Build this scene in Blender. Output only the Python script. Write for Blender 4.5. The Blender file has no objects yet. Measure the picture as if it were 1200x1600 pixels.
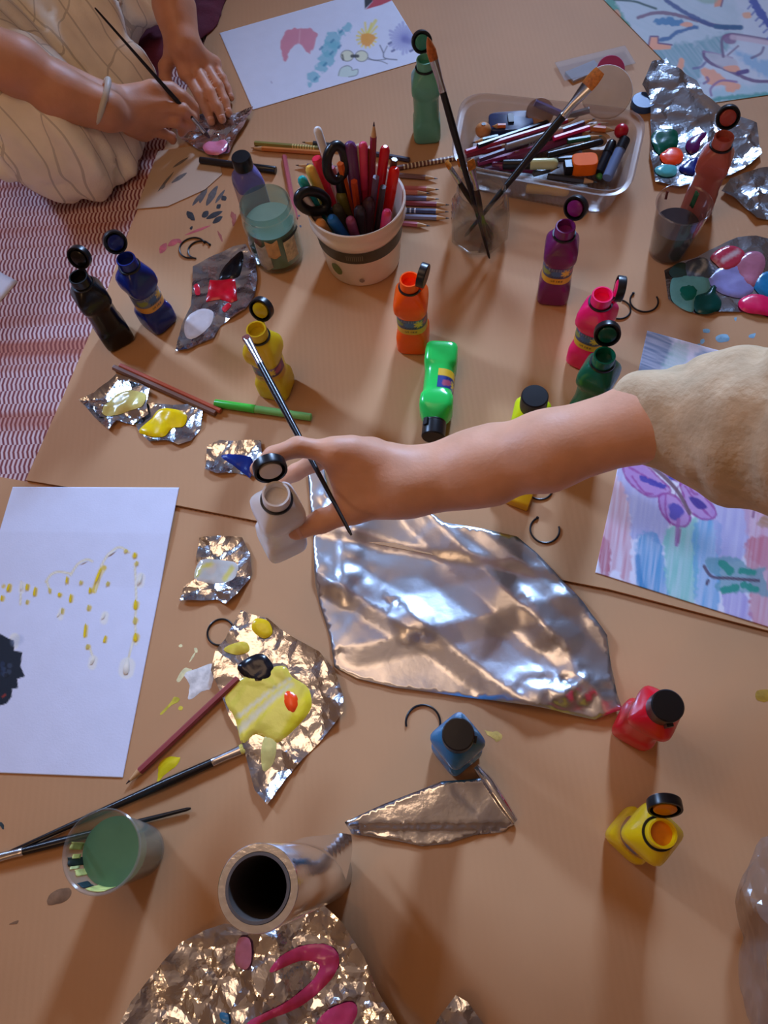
import bpy, bmesh, math, random
import numpy as np
from mathutils import Vector, Matrix, Quaternion
from mathutils.geometry import delaunay_2d_cdt
random.seed(7)
SC = bpy.context.scene
COL = SC.collection

# ------------------------------------------------------------------ camera
F_PX, PITCH, ROLL, CAM_H = 1173.0, math.radians(24.47), math.radians(10.45), 0.818
DN = np.array([math.sin(PITCH)*math.sin(ROLL), math.sin(PITCH)*math.cos(ROLL), math.cos(PITCH)])
AX = np.array([1.0, 0, 0]); AX = AX - DN*(AX@DN); AX /= np.linalg.norm(AX)
AZ = -DN
AY = np.cross(AZ, AX)
cam_data = bpy.data.cameras.new('camera')
cam = bpy.data.objects.new('camera', cam_data); COL.objects.link(cam)
cam_data.sensor_fit = 'VERTICAL'; cam_data.sensor_height = 24.0
cam_data.lens = F_PX*24.0/1600.0
cam_data.clip_start = 0.01
ROT = Matrix(((AX[0], -AX[1], -AX[2]), (AY[0], -AY[1], -AY[2]), (AZ[0], -AZ[1], -AZ[2])))
cam.matrix_world = Matrix.Translation((0, 0, CAM_H)) @ ROT.to_4x4()
SC.camera = cam

def at(px, py, z=0.0):
    """point of the room at height z that lies on the sight line of a photo pixel"""
    r = np.array([(px-600)/F_PX, (py-800)/F_PX, 1.0])
    t = (CAM_H-z)/(r@DN)
    P = r*t
    return Vector((float(P@AX), float(P@AY), z))
def to_px(P):
    P = np.atleast_2d(np.asarray(P, float)).copy(); P[:, 2] -= CAM_H
    c = P[:, :1]*AX+P[:, 1:2]*AY+P[:, 2:3]*AZ
    return np.stack([600+F_PX*c[:, 0]/c[:, 2], 800+F_PX*c[:, 1]/c[:, 2]], 1)
def gdir(px, py, dx, dy):
    """direction on the floor of a direction (dx,dy) drawn in the photo"""
    v = at(px+dx*4, py+dy*4)-at(px, py)
    return math.atan2(v.y, v.x)

# ------------------------------------------------------------------ view, world, lights
SC.view_settings.view_transform = 'Standard'
SC.view_settings.look = 'None'
SC.view_settings.exposure = -0.32
SC.view_settings.gamma = 1.0
SC.view_settings.use_curve_mapping = False
SC.render.film_transparent = False
W = bpy.data.worlds.new('sky'); SC.world = W; W.use_nodes = True
bg = W.node_tree.nodes['Background']
bg.inputs[0].default_value = (0.52, 0.68, 1.0, 1); bg.inputs[1].default_value = 1.0
RX0, RX1, RY0, RY1, RZ = -2.0, 2.3, -1.7, 4.2, 2.5
def area(name, loc, size, size_y, energy, col, look, spread=58):
    d = bpy.data.lights.new(name, 'AREA'); d.shape = 'RECTANGLE'; d.size = size; d.size_y = size_y
    d.energy = energy; d.color = col; d.spread = math.radians(spread)
    o = bpy.data.objects.new(name, d); COL.objects.link(o); o.location = loc
    o.rotation_euler = (Vector(look)-Vector(loc)).to_track_quat('-Z', 'Y').to_euler()
    return o
area('daylight_back_window', (0.85, RY1-0.03, 1.95), 0.50, 0.8, 11.5, (0.40, 0.60, 1.0), (0.02, 0.42, 0.0), 30)
area('skylight_back_window', (0.85, RY1-0.04, 1.70), 0.62, 1.2, 5.5, (0.40, 0.60, 1.0), (0.62, 0, 1.5), 180)
area('daylight_left_window', (RX0+0.03, 1.80, 1.35), 0.30, 0.7, 3.4, (0.40, 0.60, 1.0), (-0.1, 0.45, 0.0), 32)
area('skylight_left_window', (RX0+0.04, 1.80, 1.2), 0.48, 1.0, 3.6, (0.40, 0.60, 1.0), (0.5, 1.0, 1.4), 180)
def bulb(name, loc, energy, col, r):
    d = bpy.data.lights.new(name, 'POINT'); d.energy = energy; d.color = col; d.shadow_soft_size = r
    o = bpy.data.objects.new(name, d); COL.objects.link(o); o.location = loc
bulb('standing_lamp_light', (-0.95, -0.85, 1.30), 7.8, (1.0, 0.59, 0.31), 0.09)
bulb('ceiling_lamp_light', (-0.42, 0.48, 1.60), 14.0, (1.0, 0.63, 0.37), 0.34)

# ------------------------------------------------------------------ colours and materials
def lin(c):
    c = np.asarray(c, float)/255.0
    return np.where(c <= 0.04045, c/12.92, ((c+0.055)/1.055)**2.4)
MATS = {}
def mat(name, rgb=(200, 200, 200), rough=0.5, metal=0.0, trans=0.0, ior=1.45, var=0.12, vscale=40.0, bump=0.0,
        bscale=200.0, alpha=1.0, sss=0.0, coat=0.0, vcol=None, spec=0.5):
    if name in MATS: return MATS[name]
    m = bpy.data.materials.new(name); m.use_nodes = True
    nt = m.node_tree; N = nt.nodes; L = nt.links
    b = N['Principled BSDF']
    c = lin(rgb)
    b.inputs['Roughness'].default_value = rough; b.inputs['Metallic'].default_value = metal
    b.inputs['IOR'].default_value = ior; b.inputs['Transmission Weight'].default_value = trans
    b.inputs['Alpha'].default_value = alpha; b.inputs['Coat Weight'].default_value = coat
    b.inputs['Specular IOR Level'].default_value = spec
    if sss:
        b.inputs['Subsurface Weight'].default_value = sss
        b.inputs['Subsurface Radius'].default_value = (0.008, 0.003, 0.0015); b.inputs['Subsurface Scale'].default_value = 1.0
    tc = N.new('ShaderNodeTexCoord')
    nz = N.new('ShaderNodeTexNoise'); nz.inputs['Scale'].default_value = vscale; nz.inputs['Detail'].default_value = 3
    L.new(tc.outputs['Object'], nz.inputs['Vector'])
    mr = N.new('ShaderNodeMapRange'); mr.inputs['From Min'].default_value = 0.3; mr.inputs['From Max'].default_value = 0.7
    mr.inputs['To Min'].default_value = 1-var; mr.inputs['To Max'].default_value = 1+var
    L.new(nz.outputs['Fac'], mr.inputs['Value'])
    mx = N.new('ShaderNodeVectorMath'); mx.operation = 'SCALE'
    if vcol:
        a = N.new('ShaderNodeAttribute'); a.attribute_name = vcol; L.new(a.outputs['Color'], mx.inputs[0])
    else:
        mx.inputs[0].default_value = tuple(float(q) for q in c)
    L.new(mr.outputs['Result'], mx.inputs['Scale'])
    L.new(mx.outputs['Vector'], b.inputs['Base Color'])
    if bump:
        n2 = N.new('ShaderNodeTexNoise'); n2.inputs['Scale'].default_value = bscale; n2.inputs['Detail'].default_value = 4
        L.new(tc.outputs['Object'], n2.inputs['Vector'])
        bp = N.new('ShaderNodeBump'); bp.inputs['Strength'].default_value = bump; bp.inputs['Distance'].default_value = 0.002
        L.new(n2.outputs['Fac'], bp.inputs['Height']); L.new(bp.outputs['Normal'], b.inputs['Normal'])
    MATS[name] = m
    return m
def thin_clear(name, tint=(248, 248, 248), rough=0.04, edge=1.0, milk=0.0, milk_rgb=(230, 228, 224), blend=0.35):
    """thin clear glass or plastic film: lets light straight through, mirrors at grazing angles, may be a little milky"""
    if name in MATS: return MATS[name]
    m = bpy.data.materials.new(name); m.use_nodes = True; nt = m.node_tree; N = nt.nodes; L = nt.links
    N.remove(N['Principled BSDF']); out = N['Material Output']
    tr = N.new('ShaderNodeBsdfTransparent'); tr.inputs[0].default_value = (*lin(tint), 1)
    gl = N.new('ShaderNodeBsdfGlossy'); gl.inputs['Roughness'].default_value = rough; gl.inputs['Color'].default_value = (0.95, 0.95, 0.95, 1)
    lw = N.new('ShaderNodeLayerWeight'); lw.inputs['Blend'].default_value = 0.5
    mu = N.new('ShaderNodeMath'); mu.operation = 'MULTIPLY_ADD'; pw = N.new('ShaderNodeMath'); pw.operation = 'POWER'; L.new(lw.outputs['Facing'], pw.inputs[0]); pw.inputs[1].default_value = 3.0; L.new(pw.outputs[0], mu.inputs[0]); mu.inputs[1].default_value = edge*0.6; mu.inputs[2].default_value = 0.025; mu.use_clamp = True
    mx = N.new('ShaderNodeMixShader'); L.new(mu.outputs[0], mx.inputs[0]); L.new(tr.outputs[0], mx.inputs[1]); L.new(gl.outputs[0], mx.inputs[2])
    last = mx
    if milk:
        tc = N.new('ShaderNodeTexCoord'); nz = N.new('ShaderNodeTexNoise'); nz.inputs['Scale'].default_value = 30; L.new(tc.outputs['Object'], nz.inputs['Vector'])
        mr = N.new('ShaderNodeMapRange'); mr.inputs['To Min'].default_value = milk*0.8; mr.inputs['To Max'].default_value = milk*1.2; L.new(nz.outputs['Fac'], mr.inputs['Value'])
        df = N.new('ShaderNodeBsdfDiffuse'); df.inputs[0].default_value = (*lin(milk_rgb), 1)
        m2 = N.new('ShaderNodeMixShader'); L.new(mr.outputs[0], m2.inputs[0]); L.new(mx.outputs[0], m2.inputs[1]); L.new(df.outputs[0], m2.inputs[2]); last = m2
    L.new(last.outputs[0], out.inputs['Surface'])
    MATS[name] = m
    return m
def plastic(rgb, rough=0.28, **k): return mat('plastic_%d_%d_%d_%d' % (*rgb, int(rough*100)), rgb, rough, var=0.05, **k)
def wetpaint(rgb): return mat('wet_paint_%d_%d_%d' % rgb, rgb, 0.22, var=0.10, vscale=90, bump=0.15, bscale=90)
def drypaint(rgb): return mat('dry_paint_%d_%d_%d' % rgb, rgb, 0.6, var=0.25, vscale=120, bump=0.2)
FOIL = mat('crumpled_aluminium', (222, 226, 234), 0.17, 1.0, var=0.03, bump=0.12, bscale=260)
FOIL_DULL = mat('matt_aluminium', (220, 224, 232), 0.30, 1.0, var=0.03, bump=0.07, bscale=140)
BLACK = mat('black_plastic', (22, 22, 25), 0.32, var=0.1)
BLACKWOOD = mat('black_lacquered_wood', (26, 22, 22), 0.3, var=0.2)
SILVER = mat('silver_ferrule', (205, 205, 210), 0.25, 1.0, var=0.08)
WOOD = mat('bare_wood', (205, 160, 110), 0.55, var=0.2)
LEAD = mat('dark_lead', (45, 42, 45), 0.4)
GLASS = mat('clear_glass', (250, 252, 252), 0.03, 0.0, 1.0, 1.45, var=0.0)
PAPER = mat('painted_paper', (255, 255, 255), 0.75, vcol='Col', var=0.02, bump=0.08, bscale=500)
PRINT = mat('printed_label', (255, 255, 255), 0.35, vcol='Col', var=0.02)
BLOBMIX = mat('mixed_wet_paint', (255, 255, 255), 0.12, vcol='Col', var=0.06, bump=0.2, bscale=110)
SKIN_R = mat('skin', (222, 164, 130), 0.5, var=0.10, vscale=30, bump=0.12, bscale=350, sss=0.12)
SKIN_L = mat('skin_tan', (206, 146, 114), 0.5, var=0.10, vscale=30, bump=0.12, bscale=350, sss=0.12)
NAIL = mat('fingernail', (222, 170, 150), 0.3, var=0.04)

# ------------------------------------------------------------------ object helpers
def mesh_obj(name, V, Fc, m, parent=None, smooth=True, loc=None, cols=None):
    me = bpy.data.meshes.new(name)
    me.from_pydata([tuple(map(float, v)) for v in V], [], [tuple(int(i) for i in f) for f in Fc])
    if cols is not None:
        a = me.color_attributes.new('Col', 'FLOAT_COLOR', 'POINT')
        c4 = np.ones((len(V), 4), np.float32); c4[:, :3] = np.asarray(cols)
        a.data.foreach_set('color', c4.ravel())
    if m is not None: me.materials.append(m)
    if smooth: me.polygons.foreach_set('use_smooth', [True]*len(me.polygons))
    me.update()
    o = bpy.data.objects.new(name, me); COL.objects.link(o)
    if parent is not None: o.parent = parent
    if loc is not None: o.location = loc
    return o
def tag(o, label, cat, group=None):
    o['label'] = label; o['category'] = cat
    if group: o['group'] = group
    return o
def thing(name, label, cat, loc=(0, 0, 0), rot=None, group=None):
    o = bpy.data.objects.new(name, None); COL.objects.link(o); o.location = loc
    o.empty_display_size = 0.02
    if rot is not None:
        if isinstance(rot, Quaternion): o.rotation_mode = 'QUATERNION'; o.rotation_quaternion = rot
        else: o.rotation_euler = rot
    return tag(o, label, cat, group)
def struct(o): o['kind'] = 'structure'; return o
class MB:
    """collects shapes that become ONE mesh"""
    def __init__(s): s.v = []; s.f = []
    def add(s, V, Fc):
        n = len(s.v); s.v += [tuple(map(float, v)) for v in V]; s.f += [tuple(i+n for i in f) for f in Fc]; return s
    def rings(s, R, cap0=True, cap1=True, closed=True):
        n = len(R[0]); V = [p for r in R for p in r]; Fc = []
        for i in range(len(R)-1):
            for j in range(n if closed else n-1):
                k = (j+1) % n
                Fc.append((i*n+j, i*n+k, (i+1)*n+k, (i+1)*n+j))
        if cap0: Fc.append(tuple(range(n-1, -1, -1)))
        if cap1: Fc.append(tuple((len(R)-1)*n+j for j in range(n)))
        return s.add(V, Fc)
    def lathe(s, prof, n=32, cap0=True, cap1=True):
        return s.rings([[(r*math.cos(2*math.pi*j/n), r*math.sin(2*math.pi*j/n), z) for j in range(n)] for r, z in prof], cap0, cap1)
    def rsq(s, prof, n=40, p=5.0, cap0=True, cap1=True):
        """loft of rounded squares: (half width, z, superellipse power)"""
        R = []
        for w, z, q in prof:
            ring = []
            for j in range(n):
                a = 2*math.pi*(j+0.5)/n; c, d = math.cos(a), math.sin(a)
                r = w/((abs(c)**q+abs(d)**q)**(1/q)); ring.append((r*c, r*d, z))
            R.append(ring)
        return s.rings(R, cap0, cap1)
    def tube(s, pts, rad, n=10, caps=True, closed=False):
        pts = [Vector(p) for p in pts]; m = len(pts)
        if not hasattr(rad, '__len__'): rad = [rad]*m
        R = []; up = None
        for i in range(m):
            if closed: t = pts[(i+1) % m]-pts[i-1]
            else: t = pts[min(i+1, m-1)]-pts[max(i-1, 0)]
            t.normalize()
            if up is None:
                up = Vector((0, 0, 1)) if abs(t.z) < 0.9 else Vector((1, 0, 0))
            x = up-t*up.dot(t); x.normalize(); y = t.cross(x); up = x
            R.append([tuple(pts[i]+(x*math.cos(2*math.pi*j/n)+y*math.sin(2*math.pi*j/n))*rad[i]) for j in range(n)])
        if closed: R.append(R[0]); return s.rings(R, False, False)
        return s.rings(R, caps, caps)
    def box(s, x0, x1, y0, y1, z0, z1):
        V = [(x, y, z) for z in (z0, z1) for y in (y0, y1) for x in (x0, x1)]
        return s.add(V, [(0, 2, 3, 1), (4, 5, 7, 6), (0, 1, 5, 4), (2, 6, 7, 3), (0, 4, 6, 2), (1, 3, 7, 5)])
    def sphere(s, c, r, n=16, sq=(1, 1, 1)):
        R = []
        for i in range(1, n):
            th = math.pi*i/n
            R.append([(c[0]+sq[0]*r*math.sin(th)*math.cos(2*math.pi*j/(2*n)), c[1]+sq[1]*r*math.sin(th)*math.sin(2*math.pi*j/(2*n)), c[2]-sq[2]*r*math.cos(th)) for j in range(2*n)])
        return s.rings(R)
    def xf(s, M): s.v = [tuple(M @ Vector(v)) for v in s.v]; return s
    def build(s, name, m, parent=None, smooth=True, loc=None, sharp=35):
        o = mesh_obj(name, s.v, s.f, m, parent, smooth, loc)
        if smooth:
            bm = bmesh.new(); bm.from_mesh(o.data)
            bmesh.ops.recalc_face_normals(bm, faces=bm.faces)
            lim = math.radians(sharp)
            for e in bm.edges:
                if len(e.link_faces) == 2 and e.calc_face_angle(0) > lim: e.smooth = False
            bm.to_mesh(o.data); bm.free()
        return o
def align(p0, p1):
    """matrix putting local +Z along p0 -> p1, origin at p0"""
    d = (Vector(p1)-Vector(p0)); q = d.to_track_quat('Z', 'Y')
    return q, d.length

# ------------------------------------------------------------------ numpy noise, polygons, painting
def vnoise(P, seed=0):
    P = np.asarray(P, float); I = np.floor(P).astype(np.int64); Fr = P-I; Fr = Fr*Fr*(3-2*Fr)
    def h(ix, iy):
        n = (ix*374761393+iy*668265263+seed*1442695041) & 0x7fffffff
        n = ((n ^ (n >> 13))*1274126177) & 0x7fffffff
        return ((n ^ (n >> 16)) & 0xffff)/65535.0
    a = h(I[:, 0], I[:, 1]); b = h(I[:, 0]+1, I[:, 1]); c = h(I[:, 0], I[:, 1]+1); d = h(I[:, 0]+1, I[:, 1]+1)
    return (a*(1-Fr[:, 0])+b*Fr[:, 0])*(1-Fr[:, 1])+(c*(1-Fr[:, 0])+d*Fr[:, 0])*Fr[:, 1]
def seg_dist(P, pts, closed=False):
    pts = np.asarray(pts, float); D = np.full(len(P), 1e9)
    n = len(pts); last = n if closed else n-1
    if n == 1: return np.linalg.norm(P-pts[0], axis=1)
    for i in range(last):
        a, b = pts[i], pts[(i+1) % n]; ab = b-a
        t = np.clip(((P-a)@ab)/max(ab@ab, 1e-12), 0, 1)
        D = np.minimum(D, np.linalg.norm(P-a-t[:, None]*ab, axis=1))
    return D
def inside(P, pts):
    pts = np.asarray(pts, float); r = np.zeros(len(P), bool); n = len(pts)
    for i in range(n):
        a, b = pts[i], pts[(i+1) % n]
        c = (a[1] > P[:, 1]) != (b[1] > P[:, 1])
        xx = (b[0]-a[0])*(P[:, 1]-a[1])/(b[1]-a[1] if b[1] != a[1] else 1e-12)+a[0]
        r ^= c & (P[:, 0] < xx)
    return r
def smooth_poly(pts, n=6, closed=True):
    """Catmull-Rom through the points"""
    pts = [np.asarray(p, float) for p in pts]; m = len(pts); out = []
    for i in range(m if closed else m-1):
        if closed: p0, p1, p2, p3 = pts[i-1], pts[i], pts[(i+1) % m], pts[(i+2) % m]
        else: p0, p1, p2, p3 = pts[max(i-1, 0)], pts[i], pts[i+1], pts[min(i+2, m-1)]
        for k in range(n):
            t = k/n
            out.append(0.5*((2*p1)+(-p0+p2)*t+(2*p0-5*p1+4*p2-p3)*t*t+(-p0+3*p1-3*p2+p3)*t**3))
    if not closed: out.append(pts[-1])
    return np.array(out)
class Brushwork:
    """colours of a painted sheet, held per vertex"""
    def __init__(s, P, base): s.P = np.asarray(P, float); s.C = np.tile(lin(base), (len(s.P), 1))
    def mixin(s, a, col): s.C = s.C*(1-a[:, None])+lin(col)*a[:, None]
    def stroke(s, pts, w, col, a=1.0, soft=1.5, rag=0.0, streak=0.0, curve=True):
        pts = smooth_poly(pts, 6, False) if (curve and len(pts) > 2) else np.asarray(pts, float)
        d = seg_dist(s.P, pts)
        if rag: d = d+rag*(vnoise(s.P/4.0, 3)-0.5)
        al = np.clip((w/2-d)/soft+0.5, 0, 1)*a
        if streak: al = al*(1-streak*vnoise(s.P*np.array([0.35, 0.02]), 5))
        s.mixin(al, col)
    def fill(s, pts, col, a=1.0, soft=1.5, rag=0.0, streak=None, curve=True, seed=1):
        if curve: pts = smooth_poly(pts, 5)
        d = seg_dist(s.P, pts, True); d = np.where(inside(s.P, pts), d, -d)
        if rag: d = d+rag*(vnoise(s.P/5.0, seed)-0.5)*2
        al = np.clip(d/soft+0.5, 0, 1)*a
        if streak is not None:
            th, k, dep = streak; u = s.P@np.array([-math.sin(th), math.cos(th)]); v = s.P@np.array([math.cos(th), math.sin(th)])
            al = al*(1-dep*vnoise(np.stack([u*k, v*k*0.07], 1), seed+9))
        s.mixin(al, col)

# ------------------------------------------------------------------ sheets: foil, paper, paint on them
def tri_sheet(poly, step, jitter=0.35, seed=0):
    """scatter points inside a polygon (world xy) and triangulate"""
    poly = np.asarray(poly, float); rng = np.random.RandomState(seed)
    B = []
    for i in range(len(poly)):
        a, b = poly[i], poly[(i+1) % len(poly)]; k = max(1, int(np.linalg.norm(b-a)/step))
        for j in range(k): B.append(a+(b-a)*j/k)
    B = np.array(B)
    lo, hi = poly.min(0), poly.max(0)
    gx, gy = np.meshgrid(np.arange(lo[0], hi[0], step), np.arange(lo[1], hi[1], step*0.87), indexing='ij')
    gx = gx+(np.arange(gx.shape[1]) % 2)[None, :]*step*0.5
    G = np.stack([gx.ravel(), gy.ravel()], 1); G = G+(rng.rand(*G.shape)-0.5)*step*jitter*2
    G = G[inside(G, B)]; G = G[seg_dist(G, B, True) > step*0.55]
    A = np.vstack([B, G]); nb = len(B)
    v, e, f, *_ = delaunay_2d_cdt([Vector(p) for p in A], [], [list(range(nb))], 1, 1e-7)
    return np.array([tuple(p) for p in v]), [tuple(q) for q in f], B
class Crumple:
    """piecewise flat creased height field"""
    def __init__(s, lo, hi, octs, seed):
        rng = np.random.RandomState(seed); s.o = []
        for L, A in octs:
            n = max(4, int((hi[0]-lo[0]+2*L)*(hi[1]-lo[1]+2*L)/(L*L)))
            s.o.append((L, A, lo-L+rng.rand(n, 2)*(hi-lo+2*L), rng.choice([-1, 1], n)*(0.4+0.6*rng.rand(n))))
    def __call__(s, P):
        P = np.asarray(P, float); h = np.zeros(len(P))
        for L, A, S, sg in s.o:
            d2 = ((P[:, None, :]-S[None])**2).sum(2); i = np.argpartition(d2, 1, axis=1)[:, :2]
            a = np.take_along_axis(d2, i, 1); o = np.argsort(a, 1); a = np.take_along_axis(a, o, 1); i = np.take_along_axis(i, o, 1)
            h += A*sg[i[:, 0]]*np.minimum((a[:, 1]-a[:, 0])/(L*L), 1.2)
        return h
SEAM = np.array([(-400, 676), (40, 750), (280, 790), (950, 920), (1200, 985), (1700, 1115)], float)
GU, GL, GR = 0.009, 0.0055, 0.003
def ground(px, py):
    return GU if py < np.interp(px, SEAM[:, 0], SEAM[:, 1]) else GL
def px_poly(poly, z): return np.array([tuple(at(x, y, z))[:2] for x, y in poly])
def foil(name, label, poly, octs, seed, step=0.004, lift=0.0, z=None, mt=None, smooth=False, extra=None, group=None, cat='foil', raised=0.0):
    c = np.mean(poly, 0); z0 = (ground(*c) if z is None else z)
    pw = px_poly(poly, z0+raised); mid = pw.mean(0)
    V2, Fc, B = tri_sheet(pw, step, seed=seed)
    cr = Crumple(pw.min(0), pw.max(0), octs, seed)
    def raw(P):
        h = cr(P)
        if lift:
            d = seg_dist(P, pw, True); h = h+lift*np.exp(-d/0.012)*(0.3+vnoise(P/0.02, seed))
        if extra is not None: h = h+extra(P)
        return h
    h0 = raw(V2); base = h0.min()
    H = lambda P: raw(np.asarray(P, float))-base+0.0004
    hz = H(V2)
    V = np.column_stack([V2-mid, hz])
    root = thing(name, label, cat, (mid[0], mid[1], z0), group=group)
    o = mesh_obj('sheet', V, Fc, mt or FOIL, root, smooth)
    sd = o.modifiers.new('thickness', 'SOLIDIFY'); sd.thickness = 0.00012; sd.offset = -1
    root_info = dict(root=root, H=H, mid=mid, z0=z0, raised=raised)
    return root_info
def paint(info, poly, m, name='paint_blob', thick=0.0012, curve=True, step=0.0035, off=0.0007, cols=None, label=None, bleed=0.006, seed=3, hgt=None):
    """a pool of paint lying on a sheet of foil (info) """
    z = info['z0']+info.get('raised', 0)+(hgt if hgt is not None else 0.002)
    pts = smooth_poly(poly, 5) if curve else np.array(poly, float)
    pw = px_poly(pts, z)
    V2, Fc, B = tri_sheet(pw, step, 0.15, seed)
    d = seg_dist(V2, pw, True)
    h = info['H'](V2)+off+thick*(1-np.exp(-d/bleed*2))-0.0009*(d < 1e-5)
    V = np.column_stack([V2-info['mid'], h])
    c = None
    if cols is not None:
        bw = Brushwork(to_px(np.column_stack([V2, np.full(len(V2), z)])), cols[0])
        for fn in cols[1:]: fn(bw)
        c = bw.C
    o = mesh_obj(name, V, Fc, m, info['root'], True, cols=c)
    if label: o['label'] = label
    return o
def smear(parent, polys, m, z, name='paint_smear', label=None, thick=0.0006):
    """dried paint on the cardboard: one mark, possibly of several flecks"""
    pl = parent.matrix_basis.translation
    for poly in polys:
        pw = px_poly(smooth_poly(poly, 4), z)
        V2, Fc, B = tri_sheet(pw, 0.004, 0.2, 5)
        V2 = V2+(vnoise(V2*400, 3)-0.5)[:, None]*0.0012
        d = seg_dist(V2, pw, True); h = z+0.0001+thick*(1-np.exp(-d/0.002))
        o = mesh_obj(name, np.column_stack([V2[:, 0]-pl.x, V2[:, 1]-pl.y, h-pl.z]), Fc, m, parent, True)
        if label: o['label'] = label
def sheet_of_paper(name, label, corners, z, painter, res=0.0014, base=(250, 250, 252), curl=None, cat='paper'):
    """corners: photo pixels TL,TR,BR,BL"""
    A = [np.array(tuple(at(x, y, z))[:2]) for x, y in corners]
    w = max(np.linalg.norm(A[1]-A[0]), np.linalg.norm(A[2]-A[3])); h = max(np.linalg.norm(A[3]-A[0]), np.linalg.norm(A[2]-A[1]))
    nu, nv = int(w/res), int(h/res)
    u, v = np.meshgrid(np.linspace(0, 1, nu), np.linspace(0, 1, nv), indexing='ij'); u = u.ravel()[:, None]; v = v.ravel()[:, None]
    P = (A[0]*(1-u)+A[1]*u)*(1-v)+(A[3]*(1-u)+A[2]*u)*v
    zz = np.zeros(len(P)) if curl is None else curl(u[:, 0], v[:, 0])
    bw = Brushwork(to_px(np.column_stack([P, np.full(len(P), z)])), base)
    painter(bw)
    mid = P.mean(0)
    idx = np.arange(nu*nv).reshape(nu, nv)
    Fc = np.stack([idx[:-1, :-1], idx[:-1, 1:], idx[1:, 1:], idx[1:, :-1]], -1).reshape(-1, 4)
    o = mesh_obj(name, np.column_stack([P-mid, zz]), Fc, PAPER, None, True, (mid[0], mid[1], z), bw.C)
    sd = o.modifiers.new('thickness', 'SOLIDIFY'); sd.thickness = 0.0004; sd.offset = 1
    tag(o, label, cat)
    return o
def slab(name, poly, z0, z1, m, px=True, origin=None, wobble=None):
    pw = px_poly(poly, z1) if px else np.asarray(poly, float)
    c = pw.mean(0) if origin is None else np.array(origin)
    n = len(pw); V = [(p[0]-c[0], p[1]-c[1], 0) for p in pw]+[(p[0]-c[0], p[1]-c[1], z1-z0) for p in pw]
    Fc = [tuple(range(n-1, -1, -1)), tuple(range(n, 2*n))]+[(i, (i+1) % n, (i+1) % n+n, i+n) for i in range(n)]
    o = mesh_obj(name, V, Fc, m, None, False, (c[0], c[1], z0))
    bm = bmesh.new(); bm.from_mesh(o.data); bmesh.ops.recalc_face_normals(bm, faces=bm.faces); bm.to_mesh(o.data); bm.free()
    return o

# ------------------------------------------------------------------ soft bodies: smooth unions of tapered limbs
def cone_d(P, a, b, ra, rb):
    a = np.asarray(a, float); b = np.asarray(b, float); ab = b-a
    t = np.clip(((P-a)@ab)/max(ab@ab, 1e-12), 0, 1)
    return np.linalg.norm(P-a-t[:, None]*ab, axis=1)-(ra+(rb-ra)*t)
def smin(a, b, k):
    h = np.clip(0.5+0.5*(b-a)/k, 0, 1); return b*(1-h)+a*h-k*h*(1-h)
def soft_body(groups, res, k_groups=0.008, disp=None):
    """groups: list of (k, [(p,q,rp,rq)...]); within a group limbs melt by k, groups melt by k_groups (or group[2])"""
    pts = np.array([np.asarray(q) for g in groups for pr in g[1] for q in pr[:2]]); rm = max(max(pr[2:4]) for g in groups for pr in g[1])
    lo = pts.min(0)-rm-4*res; hi = pts.max(0)+rm+4*res
    n = np.ceil((hi-lo)/res).astype(int)+1
    X = [lo[i]+res*np.arange(n[i]) for i in range(3)]
    P = np.stack(np.meshgrid(*X, indexing='ij'), -1).reshape(-1, 3)
    D = None
    for g in groups:
        d = None
        for p, q, ra, rb in g[1]:
            # only near cells are exact
            e = cone_d(P, p, q, ra, rb); d = e if d is None else smin(d, e, g[0])
        kk = g[2] if len(g) > 2 else k_groups
        D = d if D is None else smin(D, d, kk)
    if disp is not None: D = D+disp(P)
    return surface_nets(D.reshape(n), lo, res)
def surface_nets(D, lo, res):
    s = D < 0; n = D.shape
    c = np.zeros((n[0]-1, n[1]-1, n[2]-1, 3)); cnt = np.zeros(c.shape[:3])
    corners = [(i, j, k) for i in (0, 1) for j in (0, 1) for k in (0, 1)]
    sl = lambda o: tuple(slice(o[a], n[a]-1+o[a]) for a in range(3))
    for p in corners:
        for ax in range(3):
            if p[ax]: continue
            q = list(p); q[ax] = 1
            a, b = D[sl(p)], D[sl(q)]; m = (a < 0) != (b < 0)
            den = np.where(m, a-b, 1); t = np.where(m, a/den, 0)
            for x in range(3): c[..., x] += np.where(m, p[x]+(t if x == ax else 0), 0)
            cnt += m
    act = cnt > 0
    idx = -np.ones(act.shape, int); idx[act] = np.arange(act.sum())
    base = np.argwhere(act); V = lo+res*(base+c[act]/cnt[act][:, None])
    Fc = []
    for ax in range(3):
        o = [1 if a != ax else 0 for a in range(3)]
        q = list(o); 
        S0 = s[tuple(slice(o[a], n[a]-1) for a in range(3))]
        o2 = list(o); o2[ax] = 1
        S1 = s[tuple(slice(o2[a], n[a]-1+(1 if a == ax else 0)) for a in range(3))]
        m = S0 != S1
        I = np.argwhere(m); fl = S0[m]
        I = I+np.array(o); b, d = [a for a in range(3) if a != ax]
        def cell(db, dd):
            J = I.copy(); J[:, b] -= db; J[:, d] -= dd
            return idx[J[:, 0], J[:, 1], J[:, 2]]
        Q = np.stack([cell(1, 1), cell(0, 1), cell(0, 0), cell(1, 0)], 1)
        if ax == 1: fl = ~fl
        Q[~fl] = Q[~fl][:, ::-1]
        Fc.append(Q)
    Fc = np.vstack(Fc); Fc = Fc[(Fc >= 0).all(1)]
    return V, Fc
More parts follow.
